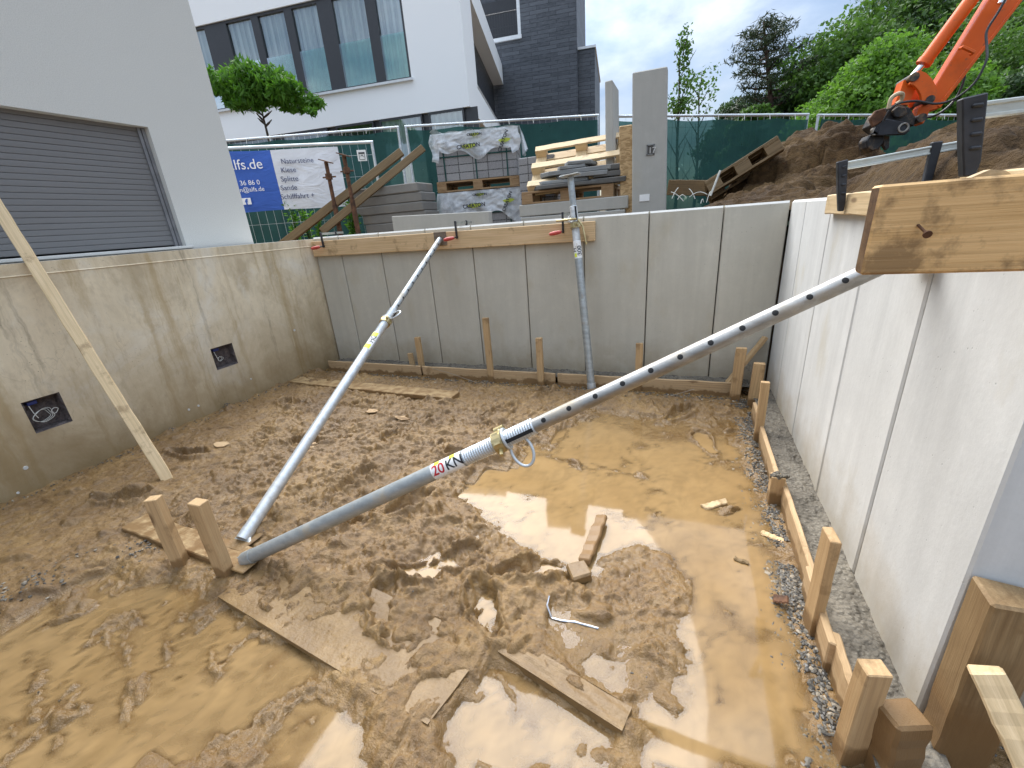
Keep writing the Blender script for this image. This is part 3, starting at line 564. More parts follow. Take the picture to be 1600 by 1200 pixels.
# soil behind the right wall and the back right corner
s = .022; SX, SY = np.meshgrid(np.arange(-1.3, 9, s), np.arange(1.345, 10.5, s))
sm = lambda a, b, v: (lambda t: t*t*(3-2*t))(np.clip((v-a)/(b-a), 0, 1))
sw = .10*fbm(SX*1.4, SY*1.4, 4, 70)
bz = 1.36-.42*sm(.2, -1.0, SX)-.25*sm(5.2, 8.5, SY)
xx, yy = SX+sw, SY+sw*.7
m1 = .66*(.35*sm(.2, .8, xx)+.65*sm(.62, 1.15, xx))*sm(1.75, 1.28, xx)*np.exp(-((yy-6.0)/.75)**2)+.10*np.exp(-((xx-.75)/.5)**2-((yy-5.0)/.7)**2)
m2 = (.15*sm(.80, .98, xx)+.12*sm(.95, 1.4, xx)+.16*sm(1.4, 2.6, xx))*sm(1.3, 2.6, yy)*sm(4.5, 3.7, yy)+.22*sm(1.5, 3., xx)*sm(2.8, 5., yy)*sm(8.5, 6, yy)
sh = bz+np.maximum(m1, m2)+.3*np.minimum(m1, m2)
rough = np.clip((sh-1.34)*3, .25, 1)
sh += rough*(.075*fbm(SX*3.2, SY*3.2, 4, 80)+.045*fbm(SX*10, SY*10, 4, 85, .6))
vw_ = rough*(SX < 4.2)*(SY < 7.5)+.01; sh = clods(sh, 0, 0, s, 700, .04, .16, .55, 88, vw_, .45); sh = clods(sh, 0, 0, s, 2600, .025, .07, .7, 89, vw_, .45)
lim = sm(0, .12, np.minimum(np.where(SY < 3.86, SX-.80, 9), np.where((SX < .80), SY-3.86, 9)))
sh = np.where(lim < 1, np.minimum(sh, 1.345+.08*lim+.5*lim*np.maximum(sh-1.40, 0)+.012*fbm(SX*12, SY*12, 3, 90)), sh)
kp = ~((SX < .79) & (SY < 3.85)); keep = kp[:-1, :-1] & kp[:-1, 1:] & kp[1:, 1:] & kp[1:, :-1]
tag(gridmesh('soil', SX, SY, sh, 'soil', keep), 'loose brown excavated soil heaped behind the walls', kind='structure')
# ------------------------------------------------------------------ walls of the pit
def wall_panel(name, axis, a0, a1, mat, label, group, th=.12, z0=WZ-.06, z1=WT, ch=.014, joint=None):
    "one precast element: axis 'x' stands in the back wall and looks to -y, axis 'y' in the right wall and looks to -x"
    m = MB(); n = 4
    prof = [(0, z0), (0, z1-ch), (ch, z1), (th, z1), (th, z0)]
    e = .006                                             # bevelled vertical edges of the visible face
    def pt(a, d, z): return (a, BY+d, z) if axis == 'x' else (RX+d, a, z)
    for (d0, za), (d1, zb) in ((prof[0], prof[1]), (prof[1], prof[2]), (prof[2], prof[3]), (prof[3], prof[4]), (prof[4], prof[0])):
        f = [pt(a0+(e if d0 == 0 else 0), d0, za), pt(a1-(e if d0 == 0 else 0), d0, za), pt(a1-(e if d1 == 0 else 0), d1, zb), pt(a0+(e if d1 == 0 else 0), d1, zb)]
        m.face(f if axis == 'x' else f[::-1], 1 if d1 == ch and d0 == 0 else 0)  # chamfer has its own tone, the light it catches put into the colour
    for aa, sg in ((a0, 1), (a1, -1)):
        A = [pt(aa+sg*e, 0, z0), pt(aa+sg*e, 0, z1-ch), pt(aa, e, z1-ch), pt(aa, e, z0)]
        B = [pt(aa, e, z0), pt(aa, e, z1-ch), pt(aa, ch, z1), pt(aa, th, z1), pt(aa, th, z0)]
        C_ = [pt(aa+sg*e, 0, z1-ch), pt(aa, ch, z1), pt(aa, e, z1-ch)]
        fl = (sg == 1) ^ (axis == 'y')
        for q in (A, B, C_): m.face(q[::-1] if fl else q)
    o = m.build(name, [mat, 'edge'], None, pt((a0+a1)/2, 0, WZ))
    tag(o, label, 'wall panel', group)
    if joint:
        j = MB(); j.b2(RX+.010, RX+.06, a1-.001, a1+joint+.001, z0, z1-.01); j.build('joint_strip', 'joint', o, (0, 0, 0)).location = -o.location
    return o
bx = [-3.665, -3.33, -2.83, -2.296, -1.82, -1.314, -.797, -.287, .231, .645]
blab = ['narrow grey concrete panel in the back corner beside the brown cast wall', 'grey concrete panel under the leftmost red handled clamp of the back wall', 'grey concrete panel behind the yellow collar of the pipe prop leaning to the back wall', 'grey concrete panel under the top plate of the pipe prop leaning to the back wall', 'grey concrete panel behind the tallest stake of the back formwork', 'grey concrete panel just left of the upright pipe prop at the back wall', 'grey concrete panel directly behind the upright pipe prop, below the wale end', 'wide bare grey concrete panel right of the wale end on the back wall', 'shaded grey concrete panel filling the back right corner of the pit']
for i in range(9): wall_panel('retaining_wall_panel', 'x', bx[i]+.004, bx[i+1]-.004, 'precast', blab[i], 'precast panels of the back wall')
ry = [ENDY, 1.597, 2.128, 2.706, 3.254, 3.684]
rlab = ['wide pale concrete panel at the near end of the right wall', 'pale concrete panel of the right wall directly below the left end of the thick plank', 'pale concrete panel of the right wall crossed by the upper end of the long pipe prop', 'pale concrete panel of the right wall under the far end of the clamped batten', 'narrow pale concrete panel of the right wall next to the shaded back corner']
gap = [.016, .013, .009, .006, .006]
for i in range(5): wall_panel('retaining_wall_panel', 'y', ry[i], ry[i+1]-gap[i], 'precast_lit', rlab[i], 'precast panels of the right wall', joint=gap[i] if i < 4 else None)
m = MB(); m.b2(.79, 3.1, 1.20, 1.32, .02, 1.39)
tag(m.build('retaining_wall_panel', 'precast_dirty', None, (.79, 1.2, .02), bevel=.008), 'muddy concrete panel set back beyond the end of the right wall, behind the muddy post', 'wall panel')
# left cast concrete wall with two broken out recesses
def face_holes(m, X, y0, y1, z0, z1, holes, mi=0):
    ys_ = sorted({y0, y1, *[h[k] for h in holes for k in (0, 1)]}); zs_ = sorted({z0, z1, *[h[k] for h in holes for k in (2, 3)]})
    for a, b in zip(ys_, ys_[1:]):
        for c, d in zip(zs_, zs_[1:]):
            if any(h[0] <= a and b <= h[1] and h[2] <= c and d <= h[3] for h in holes): continue
            m.face([(X, a, c), (X, b, c), (X, b, d), (X, a, d)], mi)
hs = []
for q in ([(37, 625), (95, 615), (107, 660), (55, 678)], [(328, 545), (363, 536), (370, 570), (338, 577)]):
    p = [onx(a, b, LX) for a, b in q]; hs.append((min(p[0].y, p[3].y)+.005, max(p[1].y, p[2].y)-.005, (p[3].z+p[2].z)/2, (p[0].z+p[1].z)/2))
m = MB(); LT = 1.385
face_holes(m, LX, -1.2, BY+.14, -.1, LT-.07, hs)
m.face([(LX, -1.2, LT-.07), (LX, BY+.14, LT-.07), (LX, BY+.14, LT), (LX, -1.2, LT)])
m.face([(LX, -1.2, LT), (LX, BY+.14, LT), (LX-.28, BY+.14, LT), (LX-.28, -1.2, LT)], 1)
m.face([(LX, BY+.14, -.1), (LX-.28, BY+.14, -.1), (LX-.28, BY+.14, LT), (LX, BY+.14, LT)])
lw = m.build('concrete_wall', ['cast', 'edge'], None, (LX, 1.5, 0)); tag(lw, 'stained brown cast concrete wall along the left side of the pit', 'wall')
m = MB()                                                  # raised formwork seams
for (a, b), (c, d) in (((420, 385), (470, 572)), ((250, 398), (327, 540))):
    p, q = onx(a, b, LX), onx(c, d, LX); y = (p.y+q.y)/2
    m.prism([(LX-.002, y-.006, .02), (LX+.004, y, .02), (LX-.002, y+.007, .02)], (0, 0, LT-.10))
m.prism([(LX-.002, -1.2, LT-.078), (LX+.005, -1.2, LT-.072), (LX-.002, -1.2, LT-.064)], (0, BY+1.2, 0))
m.build('seam_ridge', 'cast', lw, lw.location).location = (0, 0, 0)
def loop3(c, r, n, ax, ay, turns=1.2, wob=.15, drift=(0, 0, 0)):
    return [Vector(c)+Vector(ax)*(r*(1+wob*math.sin(3*t+r*90))*math.cos(t))+Vector(ay)*(r*.85*(1+wob*math.sin(2*t))*math.sin(t))+Vector(drift)*k for k, t in enumerate([turns*2*math.pi*i/n for i in range(n)])]
for k, h in enumerate(hs):
    m = MB(); y0, y1, z0, z1 = h; dp = .06; N_ = 7
    rg_ = [(y0+(y1-y0)*i/N_, z0) for i in range(N_)]+[(y1, z0+(z1-z0)*i/N_) for i in range(N_)]+[(y1-(y1-y0)*i/N_, z1) for i in range(N_)]+[(y0, z1-(z1-z0)*i/N_) for i in range(N_)]
    outr = [(LX+.001, a, b) for a, b in rg_]
    inr = [(LX-.012+random.uniform(-.006, .006), a+(-1 if a > (y0+y1)/2 else 1)*random.uniform(.002, .013), b+(-1 if b > (z0+z1)/2 else 1)*random.uniform(.002, .012)) for a, b in rg_]
    bk = [(LX-dp+random.uniform(-.008, .008), a+(-1 if a > (y0+y1)/2 else 1)*.008, b+(-1 if b > (z0+z1)/2 else 1)*.008) for a, b in rg_]
    n = len(rg_)
    for i in range(n):
        j = (i+1) % n; m.face([outr[i], outr[j], inr[j], inr[i]]); m.face([inr[i], inr[j], bk[j], bk[i]])
    m.face(bk)
    rc_ = m.build('broken_recess', 'recess', lw, lw.location); rc_.location = (0, 0, 0)
    cb = MB(); cy, cz = (y0+y1)/2, (z0+z1)/2; wd = y1-y0
    for q in range(3 if k == 0 else 2): cb.tube(loop3((LX-.02+.004*q, y0+wd*(.36 if k == 0 else .32)+.006*q, cz-.012), (.040 if k == 0 else .018)+.004*q, 26, (0, 1, 0), (0, 0, 1), 1.1), .0013, 6)
    if k == 0: cb.tube(loop3((LX-.018, y0+wd*.72, cz-.005), .017, 20, (0, 1, .4), (0, -.3, 1), 1.6), .0018, 6)
    cb.tube([(LX-.03, y0+wd*.18, z1-.02), (LX-.015, y0+wd*.2, cz+.02), (LX-.018, y0+wd*.26, cz-.02)], .0022, 6)
    cb.build('cable', 'cable', rc_, lw.location).location = (0, 0, 0)
    bb = MB(); bb.b2(LX-.055, LX-.02, y0+wd*.16, y0+wd*.42, z1-.035, z1-.012); bb.build('junction_box', 'blue', rc_, lw.location, bevel=.003).location = (0, 0, 0)
for a, b, r in ((40, 731, .013), (460, 516, .013), (295, 640, .010), (310, 634, .010), (392, 592, .008), (28, 770, .008)):
    p = onx(a, b, LX); m = MB(); m.tube([(LX-.004, p.y, p.z), (LX+.004, p.y, p.z)], [r, r*.85], 14); m.build('tie_plug', 'edge', lw, lw.location).location = (0, 0, 0)
# ------------------------------------------------------------------ the grey house on the left
HX, HY = -3.985, 3.25
sh_y, sh_z0, sh_z1 = 2.60, 1.415, 2.30
m = MB(); face_holes(m, HX, -4.5, HY, .2, 4.6, [(-1.5, sh_y, sh_z0, sh_z1)])
m.face([(HX, HY, .2), (HX-9, HY, .2), (HX-9, HY, 4.6), (HX, HY, 4.6)]); m.face([(HX, -4.5, 4.6), (HX, HY, 4.6), (HX-9, HY, 4.6), (HX-9, -4.5, 4.6)])
m.face([(HX, -4.5, .2), (HX, -4.5, 4.6), (HX-9, -4.5, 4.6), (HX-9, -4.5, .2)]); m.face([(HX-9, -4.5, .2), (HX-9, -4.5, 4.6), (HX-9, HY, 4.6), (HX-9, HY, .2)])
D_ = .085
m.face([(HX, -1.5, sh_z1), (HX, sh_y, sh_z1), (HX-D_, sh_y, sh_z1), (HX-D_, -1.5, sh_z1)]); m.face([(HX, sh_y, sh_z0), (HX-D_, sh_y, sh_z0), (HX-D_, sh_y, sh_z1), (HX, sh_y, sh_z1)])
m.face([(HX, -1.5, sh_z0), (HX-D_, -1.5, sh_z0), (HX-D_, sh_y, sh_z0), (HX, sh_y, sh_z0)])
house = tag(m.build('house', 'plaster', None, (HX, 0, .2)), 'grey rendered house with a grey roller shutter above the left concrete wall', 'house')
def child(mb, name, mats, par, **k):
    o = mb.build(name, mats, par, Vector(par.location), **k); o.location = (0, 0, 0); return o
m = MB(); pitch = .0385; z = sh_z0+.012
while z < sh_z1-.002:
    z2 = min(z+pitch, sh_z1); pr = [(.000, 0), (.0032, .0012), (.0040, .006), (.0042, .016), (.0040, .028), (.0036, .0355), (.0, .0375)]
    for (d0, q0), (d1, q1) in zip(pr, pr[1:]): m.face([(HX-D_+.012+d0, -1.5, z+q0), (HX-D_+.012+d0, sh_y-.03, z+q0), (HX-D_+.012+d1, sh_y-.03, z+q1), (HX-D_+.012+d1, -1.5, z+q1)])
    z += pitch
shut = child(m, 'roller_shutter', 'shutter', house, smooth=True)
m = MB(); m.b2(HX-D_+.002, HX-D_+.032, sh_y-.052, sh_y-.030, sh_z0, sh_z1-.002); m.b2(HX-D_+.002, HX-D_+.040, sh_y-.026, sh_y-.002, sh_z0, sh_z1-.002)
r = m.build('guide_rail', 'shutter_rail', shut, house.location); r.location = (0, 0, 0)
m = MB(); m.b2(HX-.08, HX+.02, -1.5, sh_y+.05, sh_z0-.022, sh_z0-.002); child(m, 'window_sill', 'edge', house, bevel=.003)
# ------------------------------------------------------------------ white house with the window band, and its slate tower
K = 1.3
C0 = ony(734, 166, 10*K); a8 = R_(8); D1 = Vector((-math.cos(a8), -math.sin(a8), 0)); N1 = Vector((D1.y, -D1.x, 0))   # N1 looks away from the viewer
if N1.y < 0: N1 = -N1
D2 = hz(866, 345)
SB = C0.z; ST_ = 7.6*K                                   # underside and top of the upper storey
wb = empty('white_house', 'white house with a long upper window band behind the green fence', 'house', (C0.x, C0.y, .95))
O_ = Vector((C0.x, C0.y, 0))
def wp(u, d, z, o=None): return O_+D1*u+N1*d+Vector((0, 0, z))     # on or behind the front face
def fu(x, y): p = onpl(x, y, C0, N1); return (p-C0).dot(D1), p.z
RD = .14
def fg(x, y): p = onpl(x, y, C0+N1*RD, N1); return (p-C0).dot(D1), p.z
U0 = fu(643, 122)[0]; Z0 = fu(643, 122)[1]; Z1 = fu(305, 38)[1]-.05; U1 = 17*K
def quadgrid(m, us, zs, skip, d=0., mi=0):
    for a, b in zip(us, us[1:]):
        for c, e_ in zip(zs, zs[1:]):
            if not skip(a, b, c, e_): m.face([wp(a, d, c), wp(a, d, e_), wp(b, d, e_), wp(b, d, c)], mi)
m = MB(); quadgrid(m, [0, U0, U1, U1+3], [SB, Z0, Z1, ST_], lambda a, b, c, e_: a == U0 and c == Z0)
for f in ([wp(U0, 0, Z0), wp(U1, 0, Z0), wp(U1, RD, Z0), wp(U0, RD, Z0)], [wp(U0, 0, Z1), wp(U1, 0, Z1), wp(U1, RD, Z1), wp(U0, RD, Z1)], [wp(U0, 0, Z0), wp(U0, RD, Z0), wp(U0, RD, Z1), wp(U0, 0, Z1)]): m.face(f)
LEN = 17.
def sp(u, d, z): return O_+D2*u+Vector((D2.y, -D2.x, 0))*d+Vector((0, 0, z))      # on the side face; d>0 comes out of it
def su(x, y): n = Vector((D2.y, -D2.x, 0)); p = onpl(x, y, C0, n); return (p-C0).dot(D2), p.z
sw0, sz_hi = su(738, 8); sz_lo = su(747, 138)[1]; ue = su(786, 127)[0]
SPAR = su(759, 0)[1]*.5+su(786, 127)[1]*.5
ST_ = SPAR
LEN = max(6., min(ue, 20))
zh, zl = SB+(SPAR-SB)*.80, SB+(SPAR-SB)*.22; ua, ub = 1.9, LEN
for (a, b), (c, d) in [((0, ua), (SB, SPAR)), ((ua, LEN+.02), (SB, zl)), ((ua, LEN+.02), (zh, SPAR))]: m.face([sp(a, 0, c), sp(b, 0, c), sp(b, 0, d), sp(a, 0, d)])
m.face([sp(ua, 0, zl), sp(ua, 0, zh), sp(ua, -.5, zh), sp(ua, -.5, zl)]); m.face([sp(ua, 0, zh), sp(LEN, 0, zh), sp(LEN, -.5, zh), sp(ua, -.5, zh)]); m.face([sp(ua, 0, zl), sp(LEN, 0, zl), sp(LEN, -.5, zl), sp(ua, -.5, zl)])
m.face([wp(0, 0, SB), wp(U1+3, 0, SB), wp(U1+3, 7, SB), sp(LEN, 0, SB)]); m.face([wp(0, 0, SPAR), wp(U1+3, 0, SPAR), wp(U1+3, 7, SPAR), sp(LEN, 0, SPAR)])
for v in m.v:                                            # the front rises to the parapet too
    if abs(v.z-7.6*K) < 1e-4: v.z = SPAR
wall = child(m, 'wall', 'white_wall', wb)
m = MB(); m.face([sp(ua, -.5, zl), sp(LEN, -.5, zl), sp(LEN, -.5, zh), sp(ua, -.5, zh)]); child(m, 'side_glazing', 'frame_dark', wb)
m = MB(); m.tube([sp(ua, -.03, zl+.07), sp(LEN, -.03, zl+.07)], .045, 8); child(m, 'balcony_rail', 'sill', wb)
m = MB(); m.box((wp((U0+U1)/2, -.03, Z0-.03)), (U1-U0+.1, .10, .06), (D1, N1, Vector((0, 0, 1)))); child(m, 'window_sill', 'sill', wb)
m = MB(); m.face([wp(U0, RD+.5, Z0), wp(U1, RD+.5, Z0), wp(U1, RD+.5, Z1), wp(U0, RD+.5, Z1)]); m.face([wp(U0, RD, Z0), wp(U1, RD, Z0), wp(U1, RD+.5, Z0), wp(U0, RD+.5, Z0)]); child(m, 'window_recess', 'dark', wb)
fr = [(323, 45, 355, 38), (395, 28, 404, 26), (446, 16, 456, 13), (497, 5, 519, 2), (572, 0, 586, -2)]
edges = [(U0-.02, U0+.06)]
for a, b, c, d in fr: edges.append((fg(c, d)[0], fg(a, b)[0]))
edges += [(e+2.4*K, e+2.4*K+.3) for e in (edges[-5][1], )]
edges = sorted(edges); elast = edges[-1][1]
while elast < U1-1.5: edges.append((elast+1.35, elast+1.55)); elast += 1.55
ct = MB()
for (a0, a1), (b0, b1) in zip(edges, edges[1:]):
    w = MB(); 
    for q in ((a1-.0, a1+.02, Z0, Z1), (b0-.02, b0, Z0, Z1), (a1+.02, b0-.02, Z0, Z0+.06), (a1+.02, b0-.02, Z1-.07, Z1)): w.box(wp((q[0]+q[1])/2, RD-.05, (q[2]+q[3])/2), (q[1]-q[0], .08, q[3]-q[2]), (D1, N1, Vector((0, 0, 1))))
    wi = child(w, 'window', 'frame_dark', wb)
    p = MB(); p.face([wp(a1+.02, RD-.03, Z0+.05), wp(b0-.02, RD-.03, Z0+.05), wp(b0-.02, RD-.03, Z1-.06), wp(a1+.02, RD-.03, Z1-.06)][::-1]); q = p.build('pane', 'glass', wi, wb.location); q.location = (0, 0, 0)
    c_ = MB(); n = 26; un = b0-a1
    for i in range(n):
        d0, d1_ = RD+.06+.025*math.sin(i*1.9), RD+.06+.025*math.sin((i+1)*1.9); c_.face([wp(a1+un*i/n, d0, Z0+.02), wp(a1+un*(i+1)/n, d1_, Z0+.02), wp(a1+un*(i+1)/n, d1_, Z1-.02), wp(a1+un*i/n, d0, Z1-.02)][::-1])
    q = c_.build('curtain', 'curtain', wi, wb.location, smooth=True); q.location = (0, 0, 0)
for a0, a1 in edges: m = MB(); m.box(wp((a0+a1)/2, RD-.03, (Z0+Z1)/2), (a1-a0, .12, Z1-Z0), (D1, N1, Vector((0, 0, 1)))); child(m, 'mullion', 'frame_dark', wb)
zb = fu(319, 102)[1]*.5+fu(637, 54)[1]*.5
m = MB(); m.box(wp((U0+U1)/2, .06, (Z0+zb)/2), (U1-U0-.04, .014, zb-Z0), (D1, N1, Vector((0, 0, 1)))); child(m, 'glass_balustrade', 'glass_green', wb)
# ground floor, set back under the slab
m = MB(); gd = .10; m.face([wp(-.2, gd, .5), wp(U1+3, gd, .5), wp(U1+3, gd, SB), wp(-.2, gd, SB)]); child(m, 'ground_floor', 'frame_dark', wb)
for a, b in ((.2, 1.3), (1.5, 2.9), (3.1, 4.4), (4.7, 6.4), (6.7, 8.6)):
    w = MB()
    for q in ((a, a+.05, 1.1, SB-.06), (b-.05, b, 1.1, SB-.06), (a, b, SB-.06, SB-.005)): w.box(wp((q[0]+q[1])/2, gd-.05, (q[2]+q[3])/2), (q[1]-q[0], .08, q[3]-q[2]), (D1, N1, Vector((0, 0, 1))))
    wi = child(w, 'window', 'frame_dark', wb)
    if a < 2: c_ = MB(); c_.face([wp(a+.05, gd-.02, 1.1), wp(b-.05, gd-.02, 1.1), wp(b-.05, gd-.02, SB-.06), wp(a+.05, gd-.02, SB-.06)][::-1]); q = c_.build('curtain', 'curtain', wi, wb.location); q.location = (0, 0, 0)
    p = MB(); p.face([wp(a+.05, gd-.06, 1.1), wp(b-.05, gd-.06, 1.1), wp(b-.05, gd-.06, SB-.06), wp(a+.05, gd-.06, SB-.06)][::-1]); q = p.build('pane', 'glass', wi, wb.location); q.location = (0, 0, 0)
# slate clad tower: front face through the far end of the side wall
TP = sp(LEN, 0, 0)
TD = -D1
def tu(x, y): p = onpl(x, y, Vector((TP.x, TP.y, 0)), N1); return (p-TP).dot(TD), p.z
tr_ = tu(902, 90)[0]; tr2 = tu(929, 120)[0]; tz2 = tu(928, 70)[1]
def tp(u, d, z): return Vector((TP.x, TP.y, 0))+TD*u+N1*d+Vector((0, 0, z))
tw = empty('slate_tower', 'dark slate clad tower house beside the white house', 'house', tuple(tp(0, 0, .95)))
zt = 19.; wl0, wl1, wz0 = tu(764, 5)[0], tu(813, 30)[0], tu(800, 62)[1]
AX = (TD, N1, Vector((0, 0, 1)))
m = MB()
m.box(tp((wl1+tr_)/2, 3, zt/2+.3), (tr_-wl1, 6, zt-.6), AX); m.box(tp((-6+wl1)/2, 3, (wz0+.6)/2), (wl1+6, 6, wz0-.6), AX); m.box(tp((-6+wl1)/2, 4.6, wz0+4), (wl1+6, 2.8, 8), AX)
child(m, 'wall', 'slate', tw)
m = MB(); m.box(tp((tr_+tr2)/2, 3.35, tz2/2+.3), (tr2-tr_, 6, tz2-.6), AX); child(m, 'side_wing', 'slate', tw)
m = MB(); m.box(tp(tr2*.5+tr_*.5, 3.35, tz2+.05), (tr2-tr_+.1, 6.1, .10), AX); child(m, 'roof_edge', 'sill', tw)
m = MB(); m.box(tp((-3+wl1)/2, .1, wz0+.05), (wl1+3.06, .4, .16), AX); m.box(tp(wl1-.08, .3, wz0+2.2), (.16, .5, 4.2), AX); child(m, 'balcony_edge', 'sill', tw)
m = MB(); rl = wz0+1.15
m.tube([tp(-3, .12, rl), tp(wl1-.2, .12, rl)], .03, 6)
for i in range(26): m.tube([tp(wl1-.25-i*.13, .12, wz0+.1), tp(wl1-.25-i*.13, .12, rl)], .012, 4)
for k in (.35, .6): m.tube([tp(-3, .12, wz0+k), tp(wl1-.2, .12, wz0+k)], .012, 4)
child(m, 'balcony_rail', 'frame_dark', tw)
m = MB(); m.box(tp(-1.4+wl1*.2, 3.12, wz0+1.5), (3.2, .1, 2.6), AX); q = child(m, 'window', 'frame_dark', tw)
# ------------------------------------------------------------------ fences
def site_fence(name, A, B, zt, zb, label, group, screen=True, wires=True, foot=True):
    A, B = Vector(A), Vector(B); L = (B-A).to_2d().length; rz = math.atan2(B.y-A.y, B.x-A.x)
    r = empty(name, label, 'construction fence', (A.x, A.y, zb), rz, group); h0, h1 = zt[0]-zb, zt[1]-zb
    hz_ = lambda x: h0+(h1-h0)*x/L
    m = MB(); rr = .021
    m.tube([(rr, 0, 0), (rr, 0, hz_(0))], rr, 8); m.tube([(L-rr, 0, 0), (L-rr, 0, hz_(L))], rr, 8)
    m.tube([(0, 0, hz_(0)), (L, 0, hz_(L))], rr, 8); m.tube([(0, 0, .12), (L, 0, .12)], rr, 8); m.build('frame', 'galv_clean', r, smooth=True)
    m = MB()
    n = int(L/.11)
    for i in range(1, n): x = L*i/n; m.tube([(x, .0, .13), (x, .0, hz_(x)-.02)], .0022, 4, cap=False)
    for k in (.22, .5, .78, .92): m.tube([(.02, .005, h0*k), (L-.02, .005, h1*k)], .0026, 4, cap=False)
    m.build('wire_mesh', 'galv_clean', r)
    if screen:
        nx, nz = 60, 24; V = []; F = []
        for j in range(nz+1):
            for i in range(nx+1):
                x = .05+(L-.10)*i/nx; top = hz_(x)-.055-.03*abs(math.sin(x*3.2)); q = j/nz
                V.append((x, -.035+.018*math.sin(x*2.3+q*3)+.010*math.sin(x*7+q*5), .05+(top-.05)*q))
        for j in range(nz):
            for i in range(nx): a = j*(nx+1)+i; F.append((a, a+1, a+nx+2, a+nx+1))
        arrmesh('privacy_screen', V, F, ['screen'], r, True)
        for i in range(int(L/.45)+1):
            x = .1+i*.45
            if x < L-.05: m = MB(); m.tube([(x, -.045, hz_(x)-.07), (x, -.03, hz_(x)), (x, .03, hz_(x)-.02)], .006, 5); m.build('cable_tie', 'cable', r)
    if foot:
        
        for x in (0, L): m = MB(); m.b2(x-.12, x+.12, -.35, .35, -.1, .04); m.build('foot_block', 'palisade', r, bevel=.02)
    return r
def fp(x, y, z): d = ray(x, y); return CP+d*((z-CAMH)/d.z)
T1 = 3.15
a, b = fp(632, 198, T1), fp(936, 180, T1); gp_ = 'green screened fences round the site'
dirl = (a-b).normalized()
site_fence('construction_fence', a, b, (T1, T1), 1.0, 'green screened fence panel behind the wrapped paving stone pallet', gp_)
a2 = a+dirl*.10; l = fp(352, 219, T1+.05)
l = a2+(l-a2).normalized()*5.2
site_fence('construction_fence', l, a2, (T1+.06, T1), 1.0, 'green screened fence panel behind the blue and white banner', gp_)
m = MB(); q = a+dirl*.05; m.b2(q.x-.035, q.x+.035, q.y-.10, q.y-.05, 2.72, 2.80)
c1 = ony(946, 182, 8.1); c2 = fp(1264, 179, 2.73)
site_fence('construction_fence', c1, c2, (c1.z, 2.73), .75, 'long green screened fence panel behind the broken tilted pallet', gp_)
d1_ = fp(1277, 180, 2.72); d2_ = ony(1362, 180, d1_.y+.45)
e2_ = d1_+(d2_-d1_).normalized()*3.6
site_fence('construction_fence', d1_, e2_, (2.72, d2_.z+(d2_.z-2.72)*(3.6/max(.1, (d2_-d1_).length)-1)), .75, 'green screened fence panel behind the excavator arm', gp_)
f1 = e2_+Vector((.12, .02, 0)); f2 = f1+Vector((3.5, .5, 0))
site_fence('construction_fence', f1, f2, (f1.z, f1.z-.05), .75, 'green screened fence panel at the far right behind the heaped soil', gp_)
# banner fence
bR = ony(583, 222, 6.0); TB = bR.z; bL = fp(352, 232, TB); bd = (bL-bR).normalized(); bL = bR+bd*3.5
bf = site_fence('banner_fence', bL, bR, (TB, TB), .62, 'bare wire fence panel with a blue and white banner beside the grey house', None, screen=False, foot=False)
bn = Vector((bd.y, -bd.x, 0)); bn = bn if bn.y < 0 else -bn; bx_ = -bd
def bpx(x, y, off=.03): return onpl(x, y, bR+bn*off, bn)
zt_, zb_ = bpx(535, 228).z-.01, bpx(535, 322).z
xr, xm = (bpx(535, 270)-bL).dot(bx_), (bpx(433, 280)-bL).dot(bx_)
ban = empty('banner', 'blue and white advertising banner tied to the wire fence', 'banner', (bL.x, bL.y, .62), math.atan2(bx_.y, bx_.x))
def sheet(name, x0, x1, mat, par):
    nx, nz = 50, 26; V = []; F = []
    for j in range(nz+1):
        for i in range(nx+1):
            x = x0+(x1-x0)*i/nx; q = j/nz; V.append((x, -.035-.010*math.sin(x*3+q*2.5)-.006*math.sin(x*9-q*6), zb_-.62+(zt_-zb_)*q-.012*(q-.5)*math.sin(x*4)))
    for j in range(nz):
        for i in range(nx): a = j*(nx+1)+i; F.append((a, a+1, a+nx+2, a+nx+1))
    return arrmesh(name, V, F, [mat], par, True)
sheet('blue_field', .08, xm, 'banner_blue', ban); sheet('white_field', xm+.001, xr, 'banner_white', ban)
def bl(s, x, y, hpx, mat, align='LEFT'):
    p = bpx(x, y, .06); h = (bpx(x, y-hpx, .06).z-p.z)*1.42
    q = Matrix.Rotation(-math.atan2(bx_.y, bx_.x), 4, 'Z') @ (p-Vector((bL.x, bL.y, .62)))
    lettering('lettering', s, h, (q.x, q.y, q.z), (1, 0, 0), (0, 0, 1), mat, ban, align)
bl('alfs.de', 412, 263, 16, 'ink_white', 'RIGHT'); bl('1 / 36 86 0', 407, 288, 7.5, 'ink_white', 'RIGHT'); bl('den@alfs.de', 414, 298, 7, 'ink_white', 'RIGHT')
for i, s in enumerate(('Natursteine', 'Kiese', 'Splitte', 'Sande', 'Schifffahrt + ')): bl(s, 439.5, 256+i*13.9, 8, 'ink_blue')
p0_, p1_ = bpx(380, 320, .06), bpx(391, 309, .06)
rot_ = Matrix.Rotation(-math.atan2(bx_.y, bx_.x), 4, 'Z'); lp = lambda p: rot_ @ (p-Vector((bL.x, bL.y, .62)))
q0, q1 = lp(p0_), lp(p1_); m = MB(); m.b2(q0.x, q1.x, q0.y-.001, q0.y, q0.z, q1.z); m.build('logo_square', 'ink_white', ban)
lettering('logo_letter', 'f', (q1.z-q0.z)*1.15, (q0.x+(q1.x-q0.x)*.36, q0.y-.002, q0.z), (1, 0, 0), (0, 0, 1), 'banner_blue', ban, bold=.006)
sg = empty('fence_sign', 'small white notice on the wire fence right of the banner', 'sign', (bL.x, bL.y, .62), math.atan2(bx_.y, bx_.x))
